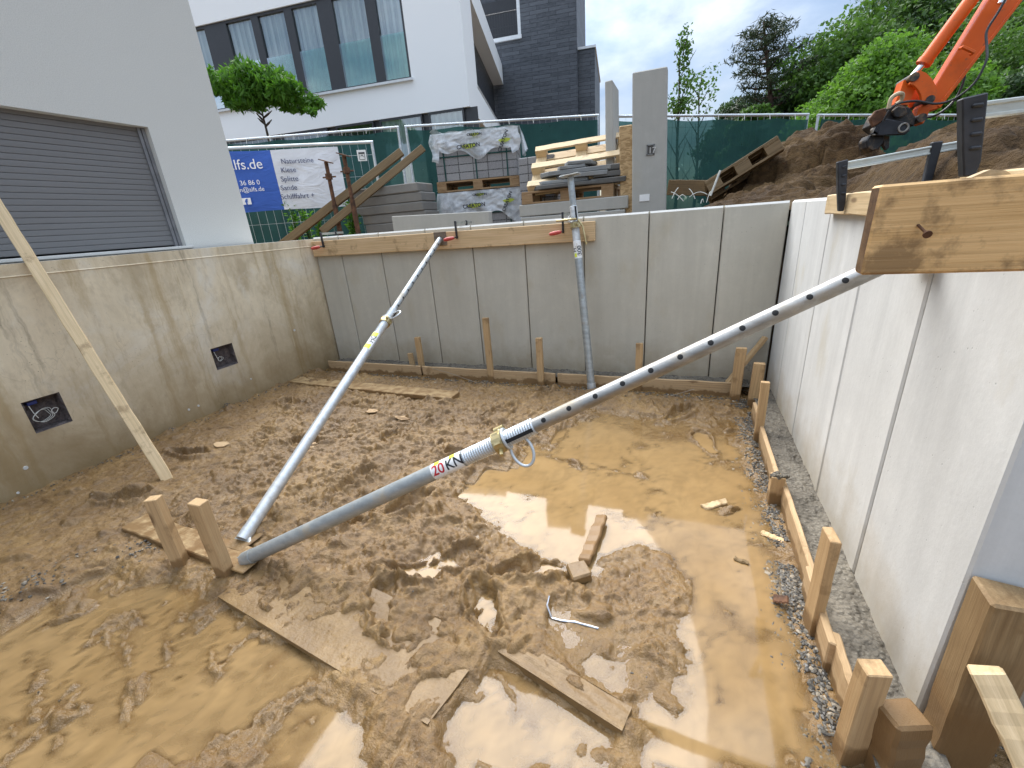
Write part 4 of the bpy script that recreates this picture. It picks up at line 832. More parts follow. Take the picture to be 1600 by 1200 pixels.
q0, q1 = lp(bpx(560, 252, .03)), lp(bpx(571, 234, .03)); m = MB(); m.b2(q0.x, q1.x, q0.y-.006, q0.y, q0.z, q1.z); m.build('plate', 'white_plastic', sg)
m = MB(); cx, cz, w_, yy_ = (q0.x+q1.x)/2, q0.z*.6+q1.z*.4, (q1.x-q0.x)*.30, q0.y-.008
for a in ((-1, -1, 1, -1), (1, -1, 1, 1), (1, 1, -1, 1), (-1, 1, -1, -1), (-.5, .1, .1, .6), (.1, .6, .6, -.2)): m.tube([(cx+a[0]*w_, yy_, cz+a[1]*w_), (cx+a[2]*w_, yy_, cz+a[3]*w_)], .004, 4)
m.b2(q0.x+.02, q1.x-.02, yy_, yy_+.002, q1.z-.05, q1.z-.03); m.build('pictogram', 'ink_black', sg)
# ------------------------------------------------------------------ building material behind the back wall
GB = .95
def pallet(name, label, loc, rz=0., L=1.2, Wd=.8, mat='wood_pallet', group='wooden pallets', tilt=None, numbers=False):
    "euro pallet, base centre at loc"
    r = empty(name, label, 'pallet', loc, rz, group); 
    if tilt: r.rotation_euler = tilt
    for i in range(5): beam('deck_board', (-L/2, -Wd/2+.07+(Wd-.14)*i/4, .133), (L/2, -Wd/2+.07+(Wd-.14)*i/4, .133), .14 if i in (0, 2, 4) else .10, .022, mat, (0, 1, 0), r, .002)
    for i in range(3): beam('stringer', (-L/2+.07+(L-.14)*i/2, -Wd/2, .111), (-L/2+.07+(L-.14)*i/2, Wd/2, .111), .14, .022, mat, (1, 0, 0), r, .002)
    for i in range(3):
        for j in range(3): m = MB(); x, y = -L/2+.07+(L-.14)*i/2, -Wd/2+.05+(Wd-.10)*j/2; m.b2(x-.07, x+.07, y-.05, y+.05, .022, .100); m.build('block', mat, r, bevel=.003)
    for j in range(3): beam('bottom_board', (-L/2, -Wd/2+.05+(Wd-.10)*j/2, .011), (L/2, -Wd/2+.05+(Wd-.10)*j/2, .011), .10, .022, mat, (0, 1, 0), r, .002)
    return r
def crumple(nx, nz, f, name, mat, parent, seed):
    g = np.random.default_rng(seed); V = []; F = []
    for j in range(nz+1):
        for i in range(nx+1): V.append(f(i/nx, j/nz))
    for j in range(nz):
        for i in range(nx): a = j*(nx+1)+i; F.append((a, a+1, a+nx+2, a+nx+1))
    return arrmesh(name, V, F, [mat], parent, True)
YP = 6.3
pz = ony(740, 297, YP).z; px0, px1 = ony(679, 290, YP).x, ony(797, 290, YP).x; pL = px1-px0; pcx = (px0+px1)/2; rzp = R_(15)
topz = ony(735, 206, YP).z; Wp = .8; yc = YP+Wp/2
lowh = .62
def block_pack(label, z0, h, seed, sag):
    r = empty('paving_stone_pack', label, 'paving stones', (pcx, yc, z0), rzp, 'film wrapped packs of paving stones')
    m = MB(); m.b2(-pL/2+.02, pL/2-.02, -Wp/2+.015, Wp/2-.015, 0, h); m.build('paving_blocks', 'pavers', r, bevel=.006)
    m = MB()
    for x in (-pL*.38, 0, pL*.37): m.b2(x-.008, x+.008, -Wp/2+.003, -Wp/2+.012, 0, h+.01); m.b2(x-.008, x+.008, -Wp/2+.003, Wp/2, h+.004, h+.011)
    m.b2(-pL/2+.01, pL/2-.01, -Wp/2+.0, -Wp/2+.008, h*.52, h*.52+.014)
    m.build('strap', 'screen', r)
    def front(u, v):                                     # v 0 hem .. 1 top edge
        x = (-pL/2-.02)+(pL+.06)*u; hem = h*(1-sag)+.10*h*math.sin(u*7+seed)+.07*h*math.sin(u*17+seed*2)
        if u < .08: hem -= .28*h
        if u > .92: hem -= .15*h
        z = hem+(h+.02-hem)*v
        y = -Wp/2-.012-.035*abs(math.sin(u*11+v*4+seed))*(1-v)-.02*abs(pnoise(np.array([u*9.]), np.array([v*5.+seed]), 5)[0])
        return (x+.02*math.sin(v*7+u*5), y, z)
    crumple(70, 22, front, 'plastic_film', 'film', r, seed)
    def right(u, v):
        y = -Wp/2+Wp*u; hem = h*(1-sag*.8)-.25*h*math.exp(-((u-.15)/.2)**2); z = hem+(h+.02-hem)*v
        return (pL/2+.015+.07*(1-v)*abs(math.sin(u*9+seed))+.03, y, z)
    crumple(40, 14, right, 'plastic_film', 'film', r, seed+1)
    def top(u, v): x = -pL/2-.02+(pL+.06)*u; return (x, -Wp/2-.01+Wp*v, h+.02+.02*abs(math.sin(u*15+v*6+seed))+.05*math.exp(-((u-.06)/.05)**2))
    crumple(50, 16, top, 'plastic_film', 'film', r, seed+2)
    for x, z, sz, an in ((-pL*.06, h-.24*(h/.75), .072, .05), (pL*.36, h-.20*(h/.75), .062, 1.1), (pL*.02, h-.05, .045, 0.)):
        m = MB(); m.prism([(x+math.cos(a)*sz*1.35*(1+.15*math.sin(3*a)), -Wp/2-.062, z+sz*.2+math.sin(a)*sz*.42*(1+.2*math.sin(2*a))) for a in [i*.35 for i in range(18)]], (0, .002, 0)); m.build('print_patch', 'ink_olive', r)
        lettering('lettering', 'CREATON', sz, (x, -Wp/2-.066, z-sz*.1), (math.cos(an), 0, math.sin(an)), (-math.sin(an), 0, math.cos(an)), 'ink_black', r, 'CENTER', bold=.002)
    return r
pz0 = pz-.0
pallet('pallet', 'weathered pallet carrying the upper wrapped pack of paving stones', (pcx, yc, pz0), rzp, pL, Wp)
block_pack('film wrapped grey paving stones on top of the tall stack by the fence', pz0+.145, topz-pz0-.15, 1, .42)
block_pack('film wrapped grey paving stones underneath the upper pallet', pz0-lowh-.03, lowh, 4, .55)
pallet('pallet', 'pallet on the ground under the two wrapped packs of paving stones', (pcx, yc, GB), rzp, pL, Wp)
m = MB(); m.b2(pcx-.55, pcx+.55, yc-.35, yc+.35, GB+.145, max(GB+.15, pz0-lowh-.032)); tag(m.build('paving_stone_pack', 'pavers', None, (pcx, yc, GB+.145)), 'bottom layer of grey paving stones standing on the ground pallet', 'paving stones', 'film wrapped packs of paving stones')
# palisade slabs, left of the packs
YS = 5.55
sl = [((544, 295, 652, 287), 653, 21, 'top slab of the stepped grey slab stack left of the paving packs'), ((549, 308, 657, 301), 660, 17, 'second slab from the top of the stepped grey slab stack'), ((553, 324, 660, 317), 664, 17, 'third slab from the top of the stepped grey slab stack, with an orange smear'), ((565, 338, 664, 333), 664, 15, 'fourth slab from the top of the stepped grey slab stack'), ((570, 352, 668, 348), 664, 15, 'fifth slab from the top of the stepped grey slab stack')]
zt = ony(596, 291, YS).z; hgt = .122
for k in range(8):
    if k < 5:
        (xa, ya, xb, yb), _, _, lb = sl[k]; p, q = ony(xa, ya, YS), ony(xb, yb, YS); x0, x1 = p.x, q.x
    else: lb = ['sixth slab from the top of the stepped grey slab stack', 'seventh slab from the top of the stepped grey slab stack', 'bottom slab of the stepped grey slab stack standing on the ground'][k-5]; x0 += .02
    z1 = zt-k*hgt
    if z1-hgt < GB-.06: break
    m = MB(); zz = z1-hgt if z1-2*hgt > GB-.06 else GB
    m.b2(x0, x1, YS+.01*(k % 2), YS+.40, zz+.004, z1)
    tag(m.build('stone_slab', 'palisade', None, ((x0+x1)/2, YS, zz), bevel=.012, jitter=.003), lb, 'stone slab', 'stepped grey slab stack')
# thin concrete plate in front
p, q = ony(610, 338, 4.6), ony(762, 330, 4.6)
m = MB(); m.prism([(p.x, 4.6, GB), (q.x, 4.6, GB), (q.x, 4.62, q.z), (p.x, 4.62, p.z)], (0, .10, 0)); tag(m.build('concrete_plate', 'precast_slab', None, ((p.x+q.x)/2, 4.6, GB), bevel=.006), 'pale concrete plate on edge in front of the grey slab stack', 'concrete plate')
# the right hand stack: concrete beams, pallet, flagstones, tilted light pallet
YR = 5.5
def bar(x0p, x1p, yt, yb, Y, dep, mat, label, cat, grp=None, bev=.008, name='concrete_beam', jit=.002):
    xm_ = (x0p+x1p)/2; z1, z0 = ony(xm_, yt, Y).z, ony(xm_, yb, Y).z; x0, x1 = ony(x0p, (yt+yb)/2, Y).x, ony(x1p, (yt+yb)/2, Y).x
    m = MB(); m.b2(x0, x1, Y, Y+dep, z0, z1); return tag(m.build(name, mat, None, ((x0+x1)/2, Y+dep/2, z0), bevel=bev, jitter=jit), label, cat, grp), x0, x1, z0, z1
_, a0, a1, z0, z1 = bar(811, 981, 313, 332, YR, .5, 'precast_slab', 'long pale concrete beam under the pallet of flagstones', 'concrete beam', 'concrete beams')
m = MB(); m.b2(a0+.02, a1-.03, YR-.02, YR+.5, GB, z0-.012); tag(m.build('concrete_beam', 'precast_slab', None, ((a0+a1)/2, YR, GB), bevel=.008), 'lower pale concrete beam standing on the soil, just above the wall top', 'concrete beam', 'concrete beams')
pr_ = ony(882, 312, YR).x
pallet('pallet', 'weathered pallet with block stamps under the pile of flagstones', (pr_, YR+.42, z1+.002), R_(2), 1.12, .8)
zf = z1+.15
gq = np.random.default_rng(5)
fl = [(-.50, .48, 'flag_dark'), (-.44, .30, 'flagstone'), (-.20, .52, 'flagstone'), (-.40, .56, 'flagstone'), (-.15, .25, 'flagstone'), (-.05, .30, 'flagstone')]
flab = ['dark flagstone lying lowest on the pallet of flagstones', 'rough grey flagstone jutting out left on the flagstone pile', 'long grey flagstone in the middle of the flagstone pile', 'broad grey flagstone near the top of the flagstone pile', 'small broken flagstone right below the light pallet', 'topmost grey flagstone touching the light tilted pallet']
zc = zf
def stone(x0, x1, y0, y1, z0, z1, mat, label, name='flagstone', cat='flagstone', grp='pile of grey flagstones'):
    m = MB(); n = 9; po = []
    for i in range(n):
        a = 2*math.pi*i/n; cx, cy = math.cos(a), math.sin(a); k = 1/max(abs(cx), abs(cy)); po.append(((x0+x1)/2+(x1-x0)/2*cx*k*gq.uniform(.9, 1.05), (y0+y1)/2+(y1-y0)/2*cy*k*gq.uniform(.9, 1.05), z0))
    m.prism(po, (0, 0, z1-z0)); return tag(m.build(name, mat, None, ((x0+x1)/2, (y0+y1)/2, z0), bevel=.008, jitter=.004), label, cat, grp)
for i, (x0, x1, mt) in enumerate(fl):
    th = [.05, .045, .05, .055, .04, .045][i]; stone(pr_+x0, pr_+x1, YR-.03+.02*i, YR+.62, zc+.003, zc+th, mt, flab[i]); zc += th
for i in range(3):
    x0 = ony(925, 280, YR+.1).x; z0 = zf+.05*i*1.4; m = MB(); m.b2(x0+.02*i, x0+.40, YR+.02+.03*i, YR+.55, z0+.003, z0+.062)
    tag(m.build('stone_slab', 'flag_dark', None, (x0+.2, YR+.3, z0), bevel=.008, jitter=.004), ['lowest of three dark slabs at the right end of the flagstone pile', 'middle of three dark slabs at the right end of the flagstone pile', 'uppermost of three dark slabs at the right end of the flagstone pile'][i], 'stone slab', 'dark slabs beside the flagstones')
m = MB(); x0, x1 = ony(808, 255, 6.1).x, ony(830, 255, 6.1).x; m.b2(x0, x1+.3, 6.15, 6.6, GB, ony(815, 246, 6.1).z); tag(m.build('paving_stone_pack', 'pavers', None, ((x0+x1)/2, 6.4, GB), bevel=.01), 'dark bare stack of paving stones behind the left end of the light pallet', 'paving stones')
lc = ony(892, 262, 5.50); pt_ = pallet('pallet', 'new light coloured pallet lying upside down and tilted on the flagstone pile', (lc.x, 5.88, lc.z+.13), 0, 1.2, .8, 'wood_pale', tilt=(R_(180+40), R_(-2), R_(3)))
# planks leaning over the fence yard
p0, p1 = ony(430, 385, 4.7), ony(628, 237, 5.9)
beam('timber_plank', p0+Vector((0, 0, -.04)), p1, .105, .055, 'wood_old', (0, .3, 1)); tag(last(), 'brown timber plank leaning up from the wall, the shorter upper one of two', 'plank', 'leaning brown planks')
p0, p1 = ony(500, 350, 4.86), ony(661, 231, 6.05)
beam('timber_plank', p0+Vector((0, 0, -.1)), p1, .095, .055, 'wood_old', (0, .3, 1)); tag(last(), 'brown timber plank reaching furthest right of the two leaning ones', 'plank', 'leaning brown planks')
# rusty old props
for (x, y, yb, lb) in ((509, 252, 372, 'rusty old steel prop standing in front of the white half of the banner'), (537, 242, 372, 'rusty old steel prop standing at the right edge of the banner')):
    Y = 5.1; t_ = ony(x, y, Y); r = empty('rusty_prop', lb, 'steel prop', (t_.x, Y, GB), .2, 'rusty steel props'); h = t_.z-GB
    m = MB(); m.tube([(0, 0, 0), (0, 0, h*.62)], .034, 12); m.build('outer_tube', 'rust', r, smooth=True)
    m = MB(); m.tube([(0, 0, h*.6), (0, 0, h-.008)], .026, 12); m.build('inner_tube', 'rust', r, smooth=True)
    m = MB(); m.tube([(0, 0, h-.22), (0, 0, h-.15)], .045, 10); m.tube([(-.09, 0, h-.19), (.09, .02, h-.19)], .010, 6); m.build('collar', 'rust', r)
    m = MB(); m.box((0, 0, h), (.15, .12, .012), (Vector((1, 0, -.35)).normalized(), Vector((0, 1, 0)), Vector((.35, 0, 1)).normalized())); m.build('head_plate', 'rust', r)
# upright precast elements
def upright(label, q, Y, th, z0, mats='precast_slab', name='concrete_slab', cat='concrete slab'):
    P_ = [ony(x, y, Y) for x, y in q]; m = MB(); pl = [Vector((P_[0].x, Y, z0)), Vector((P_[1].x, Y, z0)), Vector((P_[2].x, Y, P_[2].z)), Vector((P_[3].x, Y, P_[3].z))]
    m.prism(pl, (.0, th, 0)); return m.build(name, mats, None, ((pl[0].x+pl[1].x)/2, Y, z0), bevel=.010), P_
o, P_ = upright('', [(989, 320), (1043, 317), (1043, 103), (988, 113)], 5.3, .14, GB); tag(o, 'tall pale concrete slab standing upright with a small square lifting pocket', 'concrete slab', 'upright concrete slabs')
p, q = ony(1010, 243, 5.3), ony(1023, 225, 5.3); m = MB(); w_ = .010
for x0, x1, z0, z1 in ((p.x, p.x+w_, p.z, q.z), (q.x-w_, q.x, p.z, q.z), (p.x, q.x, q.z-w_, q.z), (p.x, q.x, p.z, p.z+w_)): m.b2(x0, x1, 5.290, 5.302, z0, z1)
k_ = m.build('lifting_pocket', 'flagstone', o, o.location); k_.location = (0, 0, 0)
m = MB(); m.b2(p.x+w_, q.x-w_, 5.297, 5.301, p.z+w_, q.z-w_); k_ = m.build('pocket_back', 'flag_dark', o, o.location); k_.location = (0, 0, 0)
k_ = lettering('mould_mark', '17', (q.z-p.z)*.8, (p.x+w_*1.8-o.location.x, -.012, p.z+w_*1.6-o.location.z), (1, 0, 0), (0, 0, 1), 'edge', o)
m = MB(); p, q = ony(999, 315, 5.3), ony(1015, 303, 5.3); m.b2(p.x, q.x, 5.294, 5.301, p.z, q.z); k_ = m.build('paper_label', 'white_plastic', o, o.location); k_.location = (0, 0, 0)
o, P_ = upright('', [(949, 240), (963, 240), (957, 124), (945, 127)], 5.95, .5, GB); tag(o, 'narrow concrete slab seen nearly edge on behind the light pallet', 'concrete slab', 'upright concrete slabs')
o, P_ = upright('', [(972, 325), (989, 325), (988, 194), (967, 197)], 5.55, .022, GB, 'osb', 'chip_board'); tag(o, 'yellowish chip board standing between the flagstones and the tall slab', 'board')
p, q = ony(1044, 284, 5.7), ony(1118, 286, 5.7)
beam('timber_plank', (p.x, 5.7, p.z-.06), (q.x+.1, 5.75, q.z-.06), .16, .05, 'wood_old', (0, 0, 1)); tag(last(), 'dark plank on edge at the foot of the green fence, right of the tall slab', 'plank')
# broken pallet lying tilted against the soil heap
p, q = ony(1115, 297, 5.25), ony(1232, 224, 5.25); L_ = (q-p).length; an = math.atan2(q.z-p.z, q.x-p.x)
c_ = (p+q)/2+Vector((0, .35, -.10)); r = pallet('pallet', 'brown broken pallet tilted against the soil heap', tuple(c_), 0, L_, .7, 'wood_old', tilt=(R_(-12), -an, R_(2)))
m = MB(); mrnd = random.Random(3)
for i in range(7):
    s0 = ony(1050+i*9, 312+mrnd.uniform(-4, 6), 5.0); a_ = mrnd.uniform(-.03, .045); pts = [s0+Vector((a_*k, .006*k, .030*k-.0035*k*k*(i % 2+.6))) for k in range(6)]; m.tube(pts, .004, 5)
s0 = ony(1110, 306, 5.0); m.tube([s0, s0+Vector((.07, .02, .22))], .010, 6)
tag(m.build('dry_twigs', 'cable', None, tuple(ony(1070, 312, 5.0))), 'pale dry twigs sticking out of the soil behind the wall top', 'twigs')
# weeds by the banner fence
def weed(x, y, Y, h, label, n=9, seed=0):
    rr = random.Random(seed); b = ony(x, y, Y); b.z = max(GB, b.z-.3); V, F = [], []; st = MB()
    for k in range(n):
        a = rr.uniform(0, 6.28); hh = h*rr.uniform(.55, 1); top = b+Vector((math.cos(a)*.16*rr.random(), math.sin(a)*.12*rr.random(), hh)); st.tube([b, (b+top)/2+Vector((0, 0, .04)), top], [.006, .005, .002], 4)
        for j in range(26):
            t_ = rr.uniform(.2, 1); c = b.lerp(top, t_); d = Vector((rr.gauss(0, 1), rr.gauss(0, 1), rr.uniform(-.3, .9))).normalized(); w = d.orthogonal().normalized(); w.rotate(Matrix.Rotation(rr.uniform(0, 6.28), 3, d)); l = rr.uniform(.05, .11)
            i0 = len(V); V += [c, c+d*l*.5+w*l*.16, c+d*l, c+d*l*.5-w*l*.16]; F.append((i0, i0+1, i0+2, i0+3))
    r = empty('weed', label, 'weed', tuple(b), 0, 'weeds by the banner fence'); q = st.build('stem', 'leaf_dark', r, b); q.location = (0, 0, 0)
    arrmesh('foliage', [tuple(Vector(v)-b) for v in V], F, ['leaf_garden'], r)
weed(460, 360, 5.3, .85, 'tall thin green weed growing in front of the white half of the banner', 6, 1); weed(553, 355, 5.55, .75, 'dense green weed growing left of the grey slab stack', 14, 2); weed(500, 362, 5.2, .55, 'low green weed growing between the leaning planks and the banner', 8, 3)
weed(478, 350, 5.4, .80, 'loose green weed reaching over the lower lettering of the banner', 5, 4)
# ------------------------------------------------------------------ trees
def leafcloud(name, blobs, n, size, mat, parent, seed, aspect=.55, droop=.0, shell=.55):
    g = np.random.default_rng(seed); w = np.array([b[3]*b[4]*b[5] for b in blobs])**.67; w /= w.sum(); ch = g.choice(len(blobs), n, p=w); B = np.array(blobs, float)[ch]
    d = g.normal(size=(n, 3)); d /= np.linalg.norm(d, axis=1)[:, None]; rad = g.random(n)**(1/3)*(1-shell)+shell*(.82+.25*g.random(n)); rad *= (1+.22*np.sin(d[:, 0]*7+ch)*np.cos(d[:, 2]*6+ch*2)+.18*np.sin(d[:, 1]*13+ch))
    P = B[:, :3]+d*B[:, 3:6]*rad[:, None]
    nrm = d*.5+g.normal(size=(n, 3))*.6; nrm[:, 2] += .35; nrm /= np.linalg.norm(nrm, axis=1)[:, None]
    t = np.cross(nrm, g.normal(size=(n, 3))); t[:, 2] -= droop; t /= np.linalg.norm(t, axis=1)[:, None]; b = np.cross(nrm, t); s = size*(.55+.9*g.random(n))[:, None]
    V = np.stack([P-t*s*.5, P+b*s*aspect*.5-nrm*s*.06, P+t*s*.5, P-b*s*aspect*.5-nrm*s*.06], 1).reshape(-1, 3)
    return arrmesh(name, V, np.arange(n*4).reshape(-1, 4), [mat], parent)
def limbs(m, base, h, r, n, rr, spread, up=.6, start=.35):
    top = base+Vector((rr.uniform(-.1, .1)*h*.3, rr.uniform(-.1, .1)*h*.3, h)); pts = [base.lerp(top, t)+Vector((rr.gauss(0, .012)*h, rr.gauss(0, .012)*h, 0)) for t in (0, .25, .5, .75, 1)]; m.tube(pts, [r, r*.85, r*.65, r*.4, r*.15], 8); ends = []
    for i in range(n):
        t = start+(1-start)*i/n; p = base.lerp(top, t); a = i*2.4+rr.random(); d = Vector((math.cos(a), math.sin(a), up)).normalized(); l = spread*(1-.5*t)*rr.uniform(.7, 1.1); q = p+d*l*.5+Vector((0, 0, .05*l)); e_ = p+d*l+Vector((0, 0, .12*l)); m.tube([p, q, e_], [r*.42*(1.1-t*.6), r*.25, r*.08], 6); ends.append(e_)
    return ends
def tree(name, label, base, h, blobs, n, size, mat, trunk_r, seed, bark='bark', nl=9, spread=2., group=None, trunk_h=.75, lstart=.35, **k):
    r = empty(name, label, 'tree', tuple(base), 0, group); rr = random.Random(seed); m = MB(); limbs(m, Vector((0, 0, -.3)), h*trunk_h, trunk_r, nl, rr, spread, start=lstart); m.build('trunk', bark, r, smooth=True)
    leafcloud('crown', blobs, n, size, mat, r, seed, **k); return r
# clipped garden tree by the white house
Yt = 9.6; tb = ony(411, 200, Yt); cw = lambda x, y: ony(x, y, Yt)
bl_ = []
rr = random.Random(4)
for (x, y, rx, rz_) in ((372, 128, 26, 20), (400, 112, 26, 18), (425, 122, 30, 18), (455, 133, 24, 15), (345, 125, 20, 16), (385, 145, 30, 16), (440, 148, 26, 11), (478, 148, 14, 9), (352, 145, 14, 14), (410, 140, 30, 18), (330, 120, 14, 14), (492, 168, 8, 4)):
    p = cw(x, y); s_ = Yt/FPX*1.18; bl_.append((p.x-tb.x, rr.uniform(-.35, .35), p.z-GB-.12, rx*s_, rx*s_*.9, rz_*s_))
tree('garden_tree', 'small clipped bright green tree standing in front of the white house', (tb.x, Yt, GB), cw(405, 128).z-GB, bl_, 5600, .19, 'leaf_garden', .10, 5, nl=6, spread=.55, trunk_h=.94, lstart=.90, aspect=.32, droop=.5)
# the wood on the slope beyond the site
def bigtree(label, x, ytop, Y, wpx, mat, seed, name='broadleaf_tree', n=9000, size=.34, ybase=195, low=.12):
    t_ = ony(x, ytop, Y); b = Vector((t_.x, Y, GB)); h = t_.z-GB; w = wpx/FPX*Y*.55; rr = random.Random(seed); B = []
    for i in range(30):
        f = low+(1-low)*(i+.5)/30*.97; prof = math.sin(math.pi*min(1, .18+f*.80))**.75; a = i*2.399; q = w*prof*rr.uniform(.45, .80); s_ = w*rr.uniform(.24, .40)
        B.append((math.cos(a)*q, math.sin(a)*q, h*f*.97-s_*.3, s_*1.15, s_*1.15, s_*.72))
    return tree(name, label, b, h, B, n, size, mat, .02*h+.05, seed, nl=12, spread=w*.9, group='trees of the wood beyond the site', aspect=.6, droop=.25)
TR = [('tall dark grey green tree at the left edge of the wood', 1262, 92, 30, 120, 'leaf_dark'), ('broad rounded tree of the wood behind the excavator link', 1330, 22, 26, 150, 'leaf'), ('bright green tree low in front of the wood beside the excavator bucket', 1330, 118, 19, 125, 'leaf_bright'), ('very tall tree of the wood rising out of the picture left of the excavator arm', 1425, -70, 28, 190, 'leaf'), ('bright green tree of the wood seen left of the arm cylinder', 1395, 45, 18, 130, 'leaf_bright'), ('very tall dark tree of the wood behind the excavator arm', 1530, -90, 29, 210, 'leaf_dark'), ('mid green tree of the wood right of the excavator arm', 1560, 40, 20, 150, 'leaf'), ('tall tree of the wood at the right edge of the picture', 1650, -80, 24, 200, 'leaf'), ('low bright tree of the wood right below the excavator arm', 1490, 105, 16, 120, 'leaf_bright'), ('low rounded tree of the wood left of the pine', 1150, 150, 32, 80, 'leaf_dark'), ('small pale green tree of the wood in front of the pine trunk', 1185, 158, 24, 70, 'leaf'), ('dark tree of the wood between the pine and the tall rounded trees', 1228, 128, 27, 80, 'leaf_dark'), ('dark shrubby tree at the far right of the wood', 1605, 105, 17, 110, 'leaf_dark')]
for i, (lb, x, yt, Y, w, mt) in enumerate(TR): bigtree(lb, x, yt, Y, w, mt, 30+i, n=26000, size=.18 if Y > 22 else .115)
# pine
Y = 26; pb = ony(1206, 178, Y); pt = ony(1193, 33, Y); b = Vector((pb.x, Y, GB)); h = pt.z-GB; r = empty('pine_tree', 'slender pine with a bare reddish trunk and tufted crown', 'tree', tuple(b)); m = MB(); rr = random.Random(8)
sx = lambda z: (pt.x-pb.x)*(z-(pb.z-GB))/(pt.z-pb.z)
m.tube([(sx(z), 0, z) for z in np.linspace(-.2, h, 9)], list(np.linspace(.21, .04, 9)), 9); B = []
for i in range(38):
    f = .42+.57*i/38; z = h*f; a = i*2.4; l = (2.1*(1-f)**.6+.55)*rr.uniform(.55, 1.1); e_ = Vector((sx(z)+math.cos(a)*l, math.sin(a)*l, z+.18*l)); m.tube([(sx(z), 0, z), (sx(z)+math.cos(a)*l*.5, math.sin(a)*l*.5, z+.02), e_], [.06, .04, .012], 5)
    B.append((e_.x, e_.y, e_.z+.05, .55*rr.uniform(.6, 1.2), .55, .22)); B.append((sx(z)+math.cos(a)*l*.6, math.sin(a)*l*.6, z+.12, .42, .42, .18))
m.build('trunk', 'bark_pine', r, smooth=True); leafcloud('crown', B, 6500, .26, 'needle', r, 9, aspect=.16, shell=.2)
# slim birch and a sparse young tree behind the tall slab
def slim(label, x, yt, Y, blobs, seed, n, name):
    t_ = ony(x, yt, Y); b = Vector((t_.x, Y, GB)); h = t_.z-GB; r = empty(name, label, 'tree', tuple(b)); m = MB(); rr = random.Random(seed); limbs(m, Vector((0, 0, -.2)), h*.97, .05, 16, rr, .9, 1.3, .25); m.build('trunk', 'bark', r)
    leafcloud('crown', [(ony(a, c, Y).x-b.x, 0, ony(a, c, Y).z-GB, rx*Y/FPX, rx*Y/FPX, rz_*Y/FPX) for a, c, rx, rz_ in blobs], n, .095, 'leaf', r, seed, aspect=.6, shell=.1)
slim('slim young birch with a narrow leafy top, just right of the tall slab', 1069, 44, 14, [(1069, 62, 10, 17), (1068, 85, 11, 18), (1068, 105, 8, 10), (1075, 125, 14, 12), (1060, 150, 12, 16), (1058, 170, 14, 14), (1070, 168, 12, 14)], 12, 800, 'birch_tree')
slim('sparse thin leaved young tree between the birch and the pine', 1100, 108, 15, [(1108, 118, 16, 12), (1096, 140, 18, 16), (1090, 165, 20, 16), (1112, 145, 10, 14), (1075, 130, 8, 20)], 13, 330, 'sapling')
# ------------------------------------------------------------------ excavator arm working behind the heap
YE = 4.6
ex = empty('excavator', 'orange excavator arm with a black quick hitch reaching down behind the soil', 'excavator', (ony(1425, 195, YE).x, YE, GB))
EO = Vector(ex.location)
def ep(x, y, d=0.): p = ony(x, y, YE); return p+Vector((0, d, 0))
def plate(name, pts, y0, y1, mat, par=ex, bev=.006):
    m = MB(); m.prism([ep(x, y, y0) for x, y in pts], (0, y1-y0, 0)); q = m.build(name, mat, par, EO, bevel=bev); q.location = (0, 0, 0); return q
st_ = plate('stick', [(1424, 192), (1431, 170), (1449, 147), (1545, -8), (1582, -70), (1660, -70), (1598, -8), (1462, 172), (1447, 176), (1437, 196)], -.06, .06, 'orange')
plate('edge_rib', [(1458, 168), (1594, -8), (1599, -8), (1462, 172)], -.068, .068, 'orange', st_, .003)
m = MB(); a, b = ep(1486, 84, -.115), ep(1503, 92, -.115); m.tube([a, a+Vector((0, -.035, 0)), b+Vector((0, -.035, 0)), b], .012, 6); q = m.build('lug', 'orange', st_, EO); q.location = (0, 0, 0)
def pin(x, y, r, d0, d1, mat, name='pin', par=ex):
    m = MB(); m.tube([ep(x, y, d0), ep(x, y, d1)], r, 16); q = m.build(name, mat, par, EO, smooth=True); q.location = (0, 0, 0); return q
m = MB(); m.tube([ep(1445, 97), ep(1526, -12)], .044, 18); cyl = m.build('bucket_cylinder', 'orange', ex, EO, smooth=True); cyl.location = (0, 0, 0)
m = MB(); m.tube([ep(1442, 101), ep(1448, 93)], .049, 18); q = m.build('gland', 'orange', cyl, EO, smooth=True); q.location = (0, 0, 0)
m = MB(); m.tube([ep(1420, 126), ep(1447, 95)], .021, 14); q = m.build('piston_rod', 'chrome', cyl, EO, smooth=True); q.location = (0, 0, 0)
def link(name, pts, w, y0, y1):
    pts = [ep(x, y) for x, y in pts]; m = MB(); L_, R__ = [], []
    for i, p in enumerate(pts):
        t_ = (pts[min(i+1, len(pts)-1)]-pts[max(0, i-1)]).normalized(); n_ = Vector((-t_.z, 0, t_.x)); L_.append(p+n_*w/2); R__.append(p-n_*w/2)
    for i in range(len(pts)-1):
        m.prism([L_[i]+Vector((0, y0, 0)), L_[i+1]+Vector((0, y0, 0)), R__[i+1]+Vector((0, y0, 0)), R__[i]+Vector((0, y0, 0))], (0, y1-y0, 0))
    q = m.build(name, 'orange', ex, EO); q.location = (0, 0, 0); return q
for a, b in ((-.12, -.085), (.085, .12)): link('rocker_link', [(1417, 127), (1426, 130), (1434, 138), (1439, 148), (1441, 160)], .085, a, b)
link('tipping_link', [(1418, 128), (1413, 143), (1403, 166)], .09, -.065, .065)
pin(1417, 127, .028, -.13, .13, 'hitch'); pin(1441, 161, .026, -.13, .13, 'hitch'); pin(1430, 188, .028, -.115, .115, 'hitch')
hb = plate('quick_hitch', [(1352, 200), (1362, 180), (1376, 172), (1398, 166), (1414, 172), (1424, 190), (1420, 200), (1400, 196), (1384, 196), (1368, 212)], -.09, .09, 'hitch')
